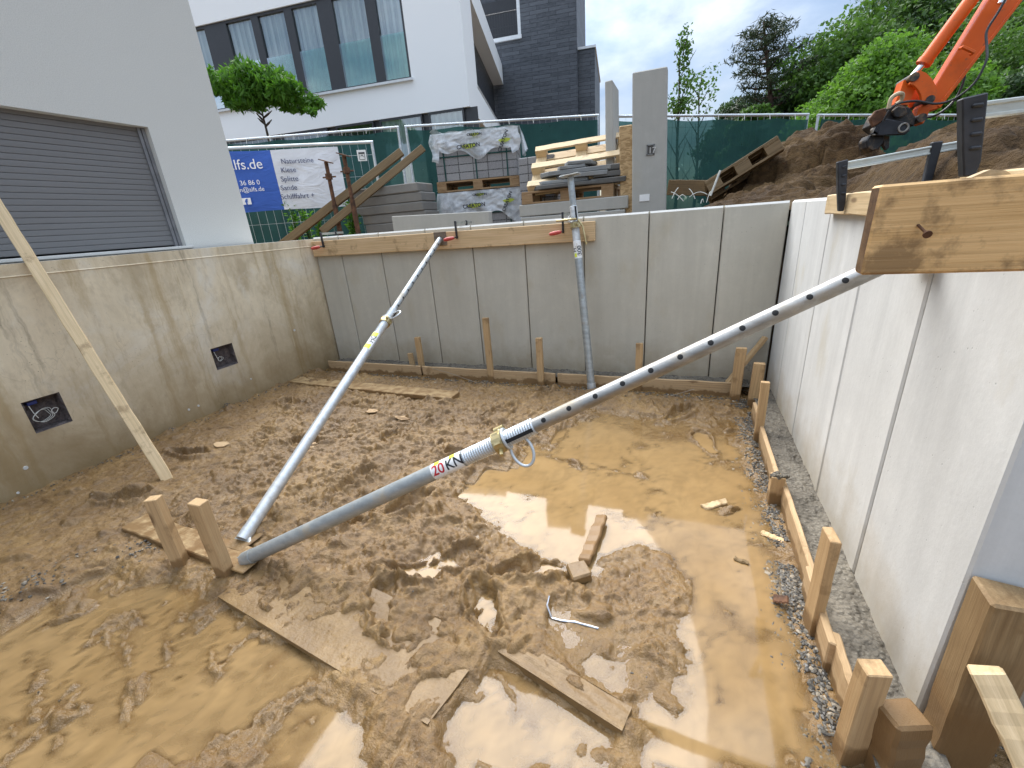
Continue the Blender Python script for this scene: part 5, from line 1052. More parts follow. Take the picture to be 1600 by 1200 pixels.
plate('bucket_ear', [(1352, 214), (1362, 192), (1376, 190), (1402, 195), (1410, 200), (1411, 208), (1404, 214), (1378, 215), (1366, 216)], -.13, -.095, 'black_steel', hb)
m = MB(); c_ = ep(1400, 204, -.133); m.tube([c_+Vector((.028*math.cos(t), 0, .028*math.sin(t))) for t in [i*.42 for i in range(16)]], .007, 6); q = m.build('pin_ring', 'steel', hb, EO); q.location = (0, 0, 0)
plate('bucket', [(1347, 222), (1354, 212), (1366, 213), (1376, 215), (1374, 226), (1366, 236), (1356, 238), (1349, 232)], -.08, .10, 'hitch', ex, .008)
plate('bucket_tooth', [(1376, 214), (1386, 214), (1385, 232), (1380, 236), (1375, 228)], -.06, -.01, 'hitch', ex, .004)
plate('side_plate', [(1349, 190), (1358, 178), (1372, 174), (1376, 184), (1366, 196), (1354, 203)], -.14, -.095, 'rust', hb)
plate('hook_plate', [(1383, 178), (1392, 171), (1404, 172), (1408, 182), (1398, 188), (1388, 188)], -.125, -.095, 'hitch', hb)
plate('lower_lug', [(1352, 206), (1360, 200), (1368, 205), (1364, 214), (1354, 216)], -.13, -.095, 'steel', hb)
def hose(pts, r, mat, name='hose'):
    P_ = [Vector(p) for p in pts]; out = []
    for i in range(len(P_)-1):
        p0, p1, p2, p3 = P_[max(i-1, 0)], P_[i], P_[i+1], P_[min(i+2, len(P_)-1)]
        for k in range(6): t = k/6; out.append(.5*((2*p1)+(p2-p0)*t+(2*p0-5*p1+4*p2-p3)*t*t+(3*p1-p0-3*p2+p3)*t**3))
    out.append(P_[-1]); m = MB(); m.tube(out, r, 8); q = m.build(name, mat, ex, EO, smooth=True); q.location = (0, 0, 0)
hose([ep(1560, -8, -.15), ep(1540, 30, -.15), ep(1522, 60, -.15), ep(1518, 85, -.18), ep(1512, 110, -.22), ep(1495, 142, -.22), ep(1470, 163, -.2), ep(1445, 170, -.18), ep(1415, 166, -.18), ep(1388, 170, -.2), ep(1374, 180, -.2), ep(1366, 196, -.18)], .0075, 'hose')
hose([ep(1566, 20, .18), ep(1538, 70, .2), ep(1530, 115, .2), ep(1515, 146, .2), ep(1490, 168, .18), ep(1466, 177, .17), ep(1440, 178, .16), ep(1410, 176, .16)], .0085, 'hose')
hose([ep(1372, 178, -.2), ep(1376, 163, -.2), ep(1386, 156, -.2), ep(1394, 156, -.18), ep(1394, 164, -.16), ep(1386, 170, -.16)], .014, 'hose_tan')
m = MB(); m.tube([ep(1545, 18, -.13), ep(1562, -10, -.13)], .022, 10); q = m.build('boost_pipe', 'chrome', st_, EO, smooth=True); q.location = (0, 0, 0)
# ------------------------------------------------------------------ props in the pit
def circ(c, ax, r, n=40, turns=1.):
    a = ax.orthogonal().normalized(); b = ax.cross(a); return [c+(a*math.cos(t)+b*math.sin(t))*r for t in [turns*2*math.pi*i/n for i in range(n+1)]]
def wrap_text(name, s, size, base, ax, r, ang0, mat, parent, up):
    "lettering bent round a tube: x runs along the tube, y round it"
    cu = bpy.data.curves.new('text', 'FONT'); cu.body = s; cu.size = size; cu.offset = size*.015
    to = bpy.data.objects.new('text', cu); C.objects.link(to); me = bpy.data.meshes.new_from_object(to.evaluated_get(bpy.context.evaluated_depsgraph_get()))
    bpy.data.objects.remove(to); bpy.data.curves.remove(cu); me.name = name; me.materials.clear(); me.materials.append(MAT[mat])
    e1 = (up-ax*up.dot(ax)).normalized(); e2 = e1.cross(ax)
    bm = bmesh.new(); bm.from_mesh(me); bmesh.ops.triangulate(bm, faces=bm.faces[:])
    for _ in range(3): bmesh.ops.subdivide_edges(bm, edges=[e for e in bm.edges if e.calc_length() > size*.12], cuts=1, use_grid_fill=True); bmesh.ops.triangulate(bm, faces=bm.faces[:])
    bm.to_mesh(me); bm.free()
    for v in me.vertices: th = ang0+v.co.y/r; v.co = base+ax*v.co.x+(e1*math.cos(th)+e2*math.sin(th))*(r+.0012)
    bm = bmesh.new(); bm.from_mesh(me); bmesh.ops.recalc_face_normals(bm, faces=bm.faces); bm.to_mesh(me); bm.free()
    o = bpy.data.objects.new(name, me); return add(o, parent)
def patch(name, base, ax, r, up, x0, x1, a0, a1, mat, parent, lift=.0006):
    e1 = (up-ax*up.dot(ax)).normalized(); e2 = e1.cross(ax); m = MB(); n = 16
    P_ = lambda x, t: base+ax*x+(e1*math.cos(t)+e2*math.sin(t))*(r+lift)
    for i in range(n): t0, t1 = a0+(a1-a0)*i/n, a0+(a1-a0)*(i+1)/n; m.face([P_(x0, t0), P_(x1, t0), P_(x1, t1), P_(x0, t1)])
    return m.build(name, mat, parent, smooth=True)
def prop(label, p0, p1, nut, ro=.030, ri=.0255, plate1=None, holes=True, hole_up=None, plate0=True, pin_dir=None, mats=('galv', 'steel'), handle_a=0., gf=.0):
    "adjustable steel prop from p0 to p1; nut = fraction of its length where the thread ends"
    p0, p1 = Vector(p0), Vector(p1); r = empty('steel_prop', label, 'steel prop', tuple(p0), 0, 'galvanised steel props bracing the walls')
    d = p1-p0; L = d.length; ax = d.normalized(); Ln = L*nut; O0 = Vector((0, 0, 0))
    m = MB(); m.tube([ax*.012, ax*(Ln-.17)], ro, 28); m.tube([ax*.0, ax*.055], ro*1.07, 28); m.build('outer_tube', mats[0], r, smooth=True)
    m = MB(); th = []
    for i in range(61): th.append((ax*(Ln-.17+.30*i/60), ro*(1.02 if i % 2 else .94)))
    m.tube([a for a, b in th], [b for a, b in th], 24); m.build('thread', 'galv_clean', r, smooth=False)
    up = hole_up or Vector((0, -.3, 1)); e1 = (up-ax*up.dot(ax)).normalized(); e2 = ax.cross(e1)
    m = MB(); x0, x1 = Ln-.02, Ln+.125                                  # slot in the thread: a dark bar on it, shade in its colour
    m.box(ax*((x0+x1)/2)+e1*math.cos(.5)*ro*.97+e2*math.sin(.5)*ro*.97, (x1-x0, .014, .006), (ax, (e2*math.cos(.5)-e1*math.sin(.5)), (e1*math.cos(.5)+e2*math.sin(.5))))
    m.build('slot', 'dark', r)
    m = MB(); m.tube([ax*(Ln+.10), ax*(L-.012)], ri, 28); it = m.build('inner_tube', mats[1], r, smooth=True)
    if holes:
        x = Ln+.175
        while x < L-.05:
            # drilled hole as a dark disc round the tube, bore's shade in its colour
            h = MB(); n = 20; c0 = []
            rr_ = .0090
            cen = ax*x
            def S_(u, w, lift): th = w/ri; return cen+ax*u+(e1*math.cos(th)+e2*math.sin(th))*(ri+lift)
            for q0_, q1_ in ((0, .35), (.35, .7), (.7, 1.)):
                for k in range(n):
                    t0, t1 = 2*math.pi*k/n, 2*math.pi*(k+1)/n; h.face([S_(rr_*q0_*math.cos(t0), rr_*q0_*math.sin(t0), .0008), S_(rr_*q1_*math.cos(t0), rr_*q1_*math.sin(t0), .0008), S_(rr_*q1_*math.cos(t1), rr_*q1_*math.sin(t1), .0008), S_(rr_*q0_*math.cos(t1), rr_*q0_*math.sin(t1), .0008)])
            h.build('hole_shade', 'dark', it); x += .100
    m = MB(); m.tube([ax*(Ln-.035), ax*(Ln+.005)], ro*1.30, 20); m.tube([ax*(Ln-.028), ax*(Ln-.002)], ro*1.42, 6); nt = m.build('nut_collar', 'brass', r, smooth=False)
    m = MB(); q = ax*(Ln-.015); s1 = (e2*math.cos(handle_a)+e1*math.sin(handle_a)); 
    m.tube([q-s1*ro*1.2, q-s1*ro*2.2], .010, 10); m.tube([q-s1*ro*2.0+ax*.02, q-s1*ro*2.0-ax*.02], .012, 10); m.tube([q+s1*ro*1.2, q+s1*ro*2.1], .008, 8); m.build('nut_wing', 'brass', r, smooth=True)
    # the bent pin: a round loop of rod that goes through the slot and swings round the tube
    m = MB(); c = ax*(Ln+.03); A = []
    for i in range(30):
        t = math.pi*2*(i/29)*.86+.35; A.append(c+s1*(-.010+.058*math.cos(t)*-1-.030)+ax*(.052*math.sin(t)+.025)+(e1*-.012))
    s3 = (-s1*.9+ax*.3).normalized() if gf == 0 else (s1*gf+ax*.5).normalized()
    if pin_dir: s3 = (Vector(pin_dir)-ax*Vector(pin_dir).dot(ax)*.5).normalized()
    t3 = s3.cross(e1).normalized() if abs(s3.dot(e1)) < .9 else s3.cross(e2).normalized()
    if pin_dir: t3 = (ax-s3*ax.dot(s3)).normalized()
    cc = ax*(Ln+.045)+s3*.062; A = [cc+s3*(.060*math.cos(t))+t3*(.040*math.sin(t)) for t in [math.pi*(1.12+1.76*i/29) for i in range(30)]]
    m.tube([ax*(Ln+.02)+e1*ro*1.15, ax*(Ln+.02)-e1*ro*1.15], .007, 8); m.tube([c+s3*ro*.6]+A, .0058, 10); m.tube([x for x in circ(ax*(Ln+.012), ax, ro*1.22, 28)], .0058, 8); m.build('locking_pin', 'galv_clean', r, smooth=True)
    if plate0:
        m = MB(); m.b2(-.065, .065, -.065, .065, -.010, .0); m.build('base_plate', 'mudboard', r, bevel=.004); m = MB(); m.prism([Vector((-.05, -.006, 0)), Vector((.05, -.006, 0)), ax*.05+Vector((0, -.006, 0))], (0, .012, 0)); m.build('gusset', 'galv', r)
    if plate1:
        n_, mt = plate1; n_ = Vector(n_).normalized(); a = n_.orthogonal().normalized(); a = Vector((0, 0, 1)) if abs(n_.z) < .5 else Vector((1, 0, 0)); a = (a-n_*a.dot(n_)).normalized(); m = MB(); m.box(d, (.13, .12, .008), (n_.cross(a), a, n_)); m.build('head_plate', mt, r, bevel=.003)
    return r, ax, L, Ln, e1, e2, it
GR = RX-.030
pA0 = onz(383, 874, .062); pA1 = onx(1436, 388, GR-.004)
rA, axA, LA, LnA, e1A, e2A, itA = prop('long pipe prop with a row of holes, crossing the foreground up to the right wall', pA0, pA1, .497, .0315, .0265, ((1, 0, 0), 'rusty_plate'), hole_up=Vector((.25, -.80, .62)), handle_a=.6, pin_dir=(.55, -.25, -.75))
vA = Vector((-.15, -.75, .75))
b_ = axA*(LnA-.312); patch('sticker', b_, axA, .0315, vA, 0, .138, -1.75, 1.15, 'sticker', rA)
wrap_text('lettering', '20', .056, b_+axA*.006, axA, .0318, -.95, 'ink_red', rA, vA); wrap_text('lettering', 'KN', .054, b_+axA*.068, axA, .0318, -.95, 'ink_black', rA, vA)
for x in (.018, .088): patch('sticker_mark', b_, axA, .0318, vA, x, x+.024, .25, .8, 'ink_yellow', rA, .0012)
pB0 = onz(379, 843, .062); pB1 = ony(688, 373, BY-.052)
rB, axB, LB, LnB, e1B, e2B, itB = prop('long pipe prop leaning up from the floor board to the wale of the back wall', pB0, pB1, .585, .0305, .024, ((0, 1, 0), 'rusty_plate'), hole_up=Vector((1, -.2, .2)), handle_a=2.2, mats=('galv_clean', 'galv'), pin_dir=(1, -.2, .25))
b_ = axB*(LnB-.33); vB = Vector((.2, -.75, .3)); patch('sticker', b_, axB, .0305, vB, 0, .17, -1.0, 1.0, 'sticker', rB); wrap_text('lettering', 'HG', .05, b_+axB*.062, axB, .0308, -.7, 'ink_black', rB, vB)
for x in (.005, .125): patch('sticker_mark', b_, axB, .0308, vB, x, x+.04, -.7, .6, 'ink_yellow', rB, .0012)
pC0 = onz(925, 612, .02); pC1 = ony(891, 274, BY-.055)
rC, axC, LC, LnC, e1C, e2C, itC = prop('upright pipe prop standing against the right end of the back wall wale', pC0, pC1, .79, .031, .0255, None, hole_up=Vector((.2, -1, .2)), handle_a=1.2, mats=('galv', 'galv'), holes=False, plate0=False)
m = MB(); X_ = Vector((1, 0, .10)).normalized(); m.box(axC*LC, (.15, .12, .010), (X_, Vector((0, 1, 0)), X_.cross(Vector((0, 1, 0))))); m.build('head_plate', 'galv', rC, bevel=.003)
m = MB(); m.tube([axC*LnC+Vector((.03, -.03, .03)), axC*LnC+Vector((.07, -.05, -.02)), axC*LnC+Vector((.10, -.055, -.16))], .007, 8); m.tube([axC*LnC+Vector((.02, -.04, .035)), axC*LnC+Vector((-.14, -.05, .03))], .008, 8); m.build('nut_handle', 'brass', rC, smooth=True)
b_ = axC*(LnC-.27); vC = Vector((.1, -1, .1)); patch('sticker', b_, axC, .031, vC, 0, .135, -1.4, 1.2, 'sticker', rC); wrap_text('lettering', '300', .05, b_+axC*.02, axC, .0313, .05-1.15, 'ink_black', rC, vC); wrap_text('lettering', 'H', .045, b_+axC*.05, axC, .0313, .25, 'ink_black', rC, vC)
patch('sticker_mark', b_, axC, .0313, vC, .01, .04, .2, .9, 'ink_yellow', rC, .0012)
m = MB(); m.tube([axC*-.0, axC*.075], .036, 20); m.build('foot_socket', 'galv_clean', rC, smooth=True)
# wale on the back wall
p0, p1 = ony(481, 388, BY-.024), ony(930, 363, BY-.024); zc_ = (p0.z+p1.z)/2
beam('wale_board', (-3.655, BY-.026, zc_), (p1.x, BY-.026, zc_+.0), ony(700, 364, BY).z-ony(700, 391, BY).z, .044, 'wood', (0, 0, 1), seg=12, rough=.0008); tag(last(), 'long brown wale board clamped along the top of the back wall', 'board')
# batten along the right wall and thick plank across its near end
p0, p1 = onx(1297, 319, RX-.018), 1.45
beam('wale_board', (RX-.019, p0.y, p0.z), (RX-.019, 1.10, p0.z-.004), .085, .034, 'wood_pale', (0, 0, 1), seg=16); tag(last(), 'pale batten clamped along the top of the right wall behind the thick plank', 'board')
PY = 1.005
q0, q1 = ony(1347, 430, PY), ony(1369, 289, PY); zc_ = (q0.z+q1.z)/2; w_ = q1.z-q0.z
pk = beam('thick_plank', (q0.x*.5+q1.x*.5+.003, PY+.024, zc_), (1.35, PY+.046, zc_-.004), w_, .046, 'wood_plank', (0, 0, 1), bevel=.004, rough=.0008, seg=9, endmat='wood_bark'); tag(pk, 'thick brown plank with a bent nail reaching over the near end of the right wall', 'plank')
a, b = ony(1435, 352, PY), ony(1449, 366, PY-.035); m = MB(); m.tube([a+Vector((0, .01, 0)), a, b], .0022, 8); d_ = (b-a).normalized(); m.tube([b-d_*.001, b+d_*.002], .0065, 12); nl = m.build('nail', 'rust', None, smooth=True)
nl.parent = pk; nl.matrix_parent_inverse = pk.matrix_world.inverted() if False else pk.matrix_basis.inverted()
m = MB(); 
p, q = onx(1560, 262, RX+.02), 0
beam('wood_offcut', (RX+.02, 1.52, WT+.016), (RX+.045, 1.10, WT+.018), .09, .022, 'wood_pale', (1, 0, 0)); tag(last(), 'pale board offcut lying on top of the right wall behind the thick plank', 'board')
m = MB(); c_ = ony(1545, 275, 1.02); m.prism([c_+Vector((-.022, 0, 0)), c_+Vector((.0, 0, .010)), c_+Vector((.02, 0, .006)), c_+Vector((.03, 0, -.002)), c_+Vector((0, 0, -.004))], (0, .02, 0)); tag(m.build('wood_chip', 'wood_pale', None, tuple(c_)), 'small splinter of wood lying on top of the thick plank', 'wood chip')
# ------------------------------------------------------------------ clamps
def screw_clamp(label, base, depth, along, arm=.13, bar_l=.30, s=1., spindle=True):
    "one-handed bar clamp: rail along `along` over the wall, arms pointing down"
    r = empty('bar_clamp', label, 'clamp', tuple(base), 0, 'red handled clamps on the back wall'); A = Vector(along).normalized(); Z = Vector((0, 0, 1)); Sd = A.cross(Z).normalized()
    m = MB(); m.box(A*(bar_l*.5-.02)+Z*.018, (bar_l, .008, .022), (A, Sd, Z)); m.box(A*(bar_l*.5-.02)+Z*.018, (bar_l, .011, .006), (A, Sd, Z)); m.build('rail', 'clamp_bar', r)
    for nm, t, k in (('sliding_arm', -.028, 1), ('fixed_arm', depth, .9)):
        m = MB(); m.prism([A*(t-.013)+Z*.036-Sd*.006, A*(t+.013)+Z*.036-Sd*.006, A*(t+.010)-Z*arm*k-Sd*.006, A*(t-.010)-Z*arm*k-Sd*.006], Sd*.012); q = m.build(nm, 'black_steel', r, bevel=.002)
        if nm == 'sliding_arm':
            m = MB(); m.tube([A*(t+.024)-Z*(arm-.015), A*(t-.05)-Z*(arm-.012)], .0065, 8); m.tube([A*(t+.018)-Z*(arm-.015), A*(t+.027)-Z*(arm-.015)], .016, 12); m.build('spindle', 'black_steel', q, smooth=True)
            m = MB(); h0 = A*(t-.045)-Z*(arm-.012); hd = (A*-.35-Sd*1.+Z*-.14).normalized() if spindle else -A; m.tube([h0, h0+hd*.012, h0+hd*.03, h0+hd*.07, h0+hd*.092, h0+hd*.100], [.008, .013, .016, .0165, .013, .006], 12); m.build('handle', 'red_plastic', q, smooth=True)
    return r
for (x, y, lb) in ((503, 366, 'black bar clamp with a red handle at the left end of the back wale'), (713, 352, 'black bar clamp with a red handle just right of the leaning prop head'), (880, 337, 'black bar clamp with a red handle hanging left of the upright prop')):
    p = ony(x, y, BY-.05); screw_clamp(lb, (p.x, BY-.035, WT+.010), .17, (0.05, 1, 0), .115 if x < 800 else .125)
def big_clamp(label, Y, a_px, bar_px, far_px, wpx, grp='dark formwork clamps on the right wall'):
    (xa, ya0, ya1) = a_px; p = ony(xa, ya1, Y); X0 = p.x; zb, zt = p.z, ony(xa, ya0, Y).z; wd = ony(xa+wpx/2, ya1, Y).x-ony(xa-wpx/2, ya1, Y).x
    r = empty('formwork_clamp', label, 'clamp', (X0, Y, zb), 0, grp); h = zt-zb; ln = ony(xa+7 if far_px is None else xa+2, ya0, Y).x-X0
    m = MB(); m.prism([(-wd*.30, -.012, 0), (wd*.22, -.012, 0), (wd*.40+ln*.18, -.012, h*.18), (wd*.52+ln, -.012, h), (-wd*.52+ln, -.012, h*.97), (-wd*.42+ln*.35, -.012, h*.35)], (0, .028, 0))
    for k in (.35, .52, .69, .86): m.box((0.004+ln*k, -.014, h*k), (wd*.5, .006, h*.05))
    m.build('front_arm', 'black_steel', r, bevel=.004)
    b0, b1 = ony(*bar_px[0], Y+.006)-Vector((X0, Y, zb)), ony(*bar_px[1], Y+.05)-Vector((X0, Y, zb)); bh = ony(bar_px[0][0], bar_px[0][1]-bar_px[2]/2, Y).z-ony(bar_px[0][0], bar_px[0][1]+bar_px[2]/2, Y).z; d_ = (b1-b0).normalized(); n_ = d_.cross(Vector((0, 1, 0))).normalized(); s_ = d_.cross(n_)
    m = MB(); m.box((b0+b1)/2, ((b1-b0).length, .010, bh), (d_, s_, n_)); 
    for k in (-.36, .36): m.box((b0+b1)/2+n_*bh*k, ((b1-b0).length, .020, bh*.26), (d_, s_, n_))
    m.build('rail', 'clamp_bar', r, bevel=.002)
    if far_px:
        q = ony(far_px[0], far_px[2], Y+.03)-Vector((X0, Y, zb)); qt = ony(far_px[0], far_px[1], Y+.03)-Vector((X0, Y, zb)); w2 = ony(far_px[0]+far_px[3]/2, far_px[2], Y).x-ony(far_px[0]-far_px[3]/2, far_px[2], Y).x
        m = MB(); m.prism([(q.x-w2*.4, q.y-.012, q.z-.05), (q.x+w2*.4, q.y-.012, q.z-.05), (q.x+w2*.55, q.y-.012, qt.z), (q.x-w2*.45, q.y-.012, qt.z)], (0, .026, 0)); m.build('rear_arm', 'black_steel', r, bevel=.003)
    return r
big_clamp('dark formwork clamp with a long silver rail over the far batten end', onx(1318, 327, RX-.04).y, (1314, 250, 330), ((1322, 259), (1569, 214), 13), (1450, 223, 275, 16), 15)
big_clamp('large dark formwork clamp arm rising behind the thick plank', 1.46, (1513, 149, 276), ((1530, 173), (1650, 158), 27), None, 36)
# ------------------------------------------------------------------ formwork boards and stakes
fy = 3.475
bsegs = [(-3.62, -2.42, 'left formwork board at the foot of the back wall, by the corner'), (-2.40, -1.02, 'middle formwork board at the foot of the back wall'), (-1.0, .42, 'right formwork board at the foot of the back wall')]
for x0, x1, lb in bsegs: beam('formwork_board', (x0, fy+random.uniform(-.008, .008), .050), (x1, fy+random.uniform(-.008, .008), .052), .135, .024, 'wood_form', (0, 0, 1), seg=16); tag(last(), lb, 'formwork board', 'formwork boards of the footings')
rb = [onz(1193, 632, .12), onz(1211, 752, .12), onz(1262, 890, .12), onz(1300, 995, .12), onz(1338, 1085, .12)]
rl_ = ['far formwork board along the right wall, beyond the short broken stake', 'formwork board along the right wall between the short stake and the tall square stake', 'formwork board along the right wall in front of the tall square stake', 'nearest formwork board along the right wall, beside the pair of thick stakes']
for i in range(4):
    a, b = rb[i].copy(), rb[i+1].copy(); a.x = .497+(.014 if i % 2 else 0); b.x = a.x-.004; a.z = b.z = .048; beam('formwork_board', a+Vector((0, .02, 0)), b+Vector((0, -.03, 0)), .15, .022, 'wood_form', (0, 0, 1), seg=8, rough=.0012); tag(last(), rl_[i], 'formwork board', 'formwork boards of the footings')
def stake(bx_px, by, ty, w, t, label, mat='wood_stake', y=None, lean=(0, 0), off=(0, 0), ang=0., h=None, grp='wooden stakes holding the formwork'):
    b, z = vert(bx_px, by, ty); b = b+Vector((off[0], off[1], 0)); z = h or z
    beam('wooden_stake', (b.x, b.y, -.12), (b.x+lean[0], b.y+lean[1], z), w, t, mat, (math.cos(ang), math.sin(ang), 0), bevel=.003, rough=.0009, seg=8); return tag(last(), label, 'stake', grp)
stake(661, 585, 527, .058, .034, 'taller of two stakes close together left on the back formwork', off=(0, -.0))
stake(648, 581, 552, .060, .022, 'short stake close beside a taller one left on the back formwork', lean=(-.02, 0))
stake(768, 597, 497, .055, .036, 'tallest stake on the back formwork, left of the centre'); stake(846, 605, 528, .055, .034, 'stake on the back formwork just left of the upright prop')
stake(997, 612, 536, .055, .034, 'stake on the back formwork just right of the upright prop'); stake(1146, 630, 543, .07, .034, 'stake at the right end of the back formwork with a slanting batten behind it', lean=(.01, 0))
stake(1174, 637, 567, .072, .038, 'stake in the back right corner beside a coil of wire', lean=(.015, 0)); stake(1187, 692, 597, .046, .034, 'slim pale stake at the far end of the right formwork', off=(-.015, 0))
stake(1212, 788, 744, .060, .05, 'short broken stake capped with concrete on the right formwork', off=(-.01, 0)); m = MB()
b, z = vert(1212, 788, 744); n_ = 0
for i in range(9): c_ = Vector((b.x+random.uniform(-.03, .03), b.y+random.uniform(-.02, .02), z+random.uniform(-.004, .006))); m.box(c_, (random.uniform(.012, .026),)*3, (Vector((1, 1, .3)).normalized(), Vector((-1, 1, 0)).normalized(), Vector((-.2, -.2, 1)).normalized()))
tag(m.build('mortar_lump', 'footing', None, (b.x, b.y, z), bevel=.004, jitter=.003), 'lump of grey mortar on top of the short broken stake', 'mortar lump')
stake(1268, 985, 836, .030, .075, 'tall square stake driven in halfway along the right formwork', off=(-.005, 0), ang=.1); stake(1322, 1182, 1042, .056, .045, 'thick wet stake at the near end of the right formwork', off=(.0, 0), ang=.25)
stake(1352, 1172, 1085, .035, .05, 'stake stub tucked behind the thick wet stake at the near formwork', 'wood_wet', off=(.02, .012), h=.14)
a, b = vert(1140, 600, 570)[0], ony(1196, 527, BY-.03); beam('slanting_batten', Vector((.36, 3.52, .10)), Vector((b.x, BY-.03, b.z)), .055, .028, 'wood_stake', (0, 1, .2)); tag(last(), 'slanting batten leaning into the back right corner of the pit', 'batten')
# board at the left end, the corner piece and the dirty board on the floor
a, b = onz(430, 612, 0.), onz(519, 575, 0.); beam('formwork_board', (a.x-.02, a.y, .065), (b.x-.04, b.y+.06, .055), .13, .026, 'wood', (0, 0, 1)); tag(last(), 'clean formwork board slanting along the foot of the brown cast wall', 'formwork board', 'formwork boards of the footings')
a, b = onz(468, 596, .05), onz(712, 620, .05); a.z = b.z = .048; beam('scaffold_board', a+Vector((-.05, 0, .006)), b, .155, .04, 'wood_floor', (.1, 1, 0), rough=.003, seg=14); tag(last(), 'muddy broad board lying flat on the mud near the back left corner', 'board')
# board, stakes and plate under the feet of the two long props
A_, B_, C_, D__ = [onz(x, y, .060) for x, y in ((190, 827), (226, 802), (402, 852), (366, 892))]
a, b = (A_+B_)/2, (C_+D__)/2; beam('foot_board', (a.x, a.y, .045), (b.x, b.y, .040), (A_-B_).length*.95, .040, 'wood_floor', (B_-A_), rough=.003, seg=14); tag(last(), 'muddy board on the floor under the feet of the two long props', 'board')
stake(287, 889, 778, .052, .050, 'left one of the two square stakes driven in beside the foot board', ang=.5, grp='square stakes at the foot board'); stake(356, 905, 783, .070, .045, 'right one of the two square stakes, touching the foot of the foreground prop', ang=.05, grp='square stakes at the foot board')
# big plate and the buried boards in the mud
A_, B_, C_ = onz(340, 932, .034), onz(668, 1132, .034), onz(768, 1003, .034); D__ = A_+(C_-B_)
def slab3(P4, th, name, mat, label, cat, grp=None, nx=30):
    m = MB(); P4 = [Vector(p) for p in P4]; ny = nx; n = nx
    for j in range(ny):
        for i in range(n):
            def pt(u, v): p = P4[0]*(1-u)*(1-v)+P4[1]*u*(1-v)+P4[2]*u*v+P4[3]*(1-u)*v; return p+Vector((0, 0, .003*math.sin(u*9+v*4)*math.sin(v*8)))
            m.face([pt(i/n, j/ny), pt((i+1)/n, j/ny), pt((i+1)/n, (j+1)/ny), pt(i/n, (j+1)/ny)])
    for a, b in zip(P4, P4[1:]+P4[:1]): m.face([a, a-Vector((0, 0, th)), b-Vector((0, 0, th)), b])
    o = m.build(name, mat, None, tuple(sum(P4, Vector())/4)); bm = bmesh.new(); bm.from_mesh(o.data); bmesh.ops.remove_doubles(bm, verts=bm.verts, dist=1e-4); bmesh.ops.recalc_face_normals(bm, faces=bm.faces); bm.to_mesh(o.data); bm.free(); return tag(o, label, cat, grp)
slab3([A_, B_, C_, D__], .022, 'formwork_sheet', 'mudboard', 'large mud covered board sheet trodden into the mud in the foreground', 'board')
a, b = onz(772, 1014, .036), onz(972, 1142, .036); n_ = Vector((b.y-a.y, -(b.x-a.x), 0)).normalized(); n_ = -n_ if n_.x < 0 else n_
slab3([a, b, b+n_*.075, a+n_*.075], .036, 'buried_board', 'mudboard', 'edge of a buried board standing out of the slurry in the foreground', 'board', nx=14)
# loose timber scraps
a, b = onz(912, 878, .018), onz(941, 806, .030); beam('wood_offcut', a, b, .055, .022, 'wood_stake', (1, .2, .3), bevel=.004, rough=.004); tag(last(), 'tapered brown wood piece lying half in the bright puddle', 'wood offcut')
a = onz(905, 897, .02); m = MB(); m.box((a.x, a.y, .028), (.085, .085, .045), (Vector((.8, .55, .06)).normalized(), Vector((-.55, .8, 0)), Vector((-.05, -.03, 1)).normalized())); tag(m.build('wood_block', 'mudboard', None, (a.x, a.y, .02), bevel=.006, jitter=.003), 'mud covered square wood block in the middle of the mud', 'wood block')
a, b = onz(1098, 793, .006), onz(1134, 783, .008); beam('wood_offcut', a, b, .035, .016, 'wood_pale', (.3, 1, .1), rough=.004); tag(last(), 'small yellow wood chip floating in the puddle', 'wood offcut')
a, b = onz(1147, 872, .004), onz(1170, 880, .004); beam('wood_offcut', a, b, .020, .012, 'wood_old', (.3, 1, .1), rough=.003); tag(last(), 'small dark stick floating in the puddle', 'wood offcut')
a, b = onz(1207, 934, .010), onz(1232, 938, .03); beam('wood_offcut', a, b, .035, .008, 'rust', (.1, 1, .1), rough=.002); tag(last(), 'reddish wood splinter lying by the gravel at the tall square stake', 'wood offcut')
a, b = onz(1190, 832, .006), onz(1226, 846, .006); beam('wood_offcut', a, b, .03, .010, 'wood', (.1, 1, .1), rough=.003); tag(last(), 'thin wood splinter lying in the puddle near the right formwork', 'wood offcut')
for (x, y, s_, lb) in ((630, 655, .05, 'pale torn paper scrap trodden into the mud between the props'), (348, 700, .05, 'pale scrap in the mud left of the leaning prop'), (485, 700, .045, 'pale scrap in the mud right of the leaning prop'), (580, 645, .05, 'pale scrap in the mud in front of the floor board')):
    p = onz(x, y, .03); m = MB(); h_ = mud_h(p.x, p.y); po = [(p.x+s_*math.cos(t)*random.uniform(.7, 1.3)*1.3, p.y+s_*math.sin(t)*random.uniform(.5, 1.), h_+.004) for t in [k*.7 for k in range(9)]]; m.prism(po, (0, 0, .006)); tag(m.build('scrap', 'wood_form', None, (p.x, p.y, h_), bevel=.001), lb, 'scrap', 'scraps in the mud')
# the batten leaning on the left wall
f_ = onz(268, 759, .0); c_ = onx(47, 404, LX+.035); c_.z = LT+.012; d_ = (c_-f_).normalized(); top = f_+d_*((c_-f_).length*1.32)
beam('leaning_batten', f_+d_*.01, top, .062, .042, 'wood_pale', (.5, 1, 0), rough=.002, seg=20); tag(last(), 'long pale batten leaning against the brown cast wall at the left', 'batten')
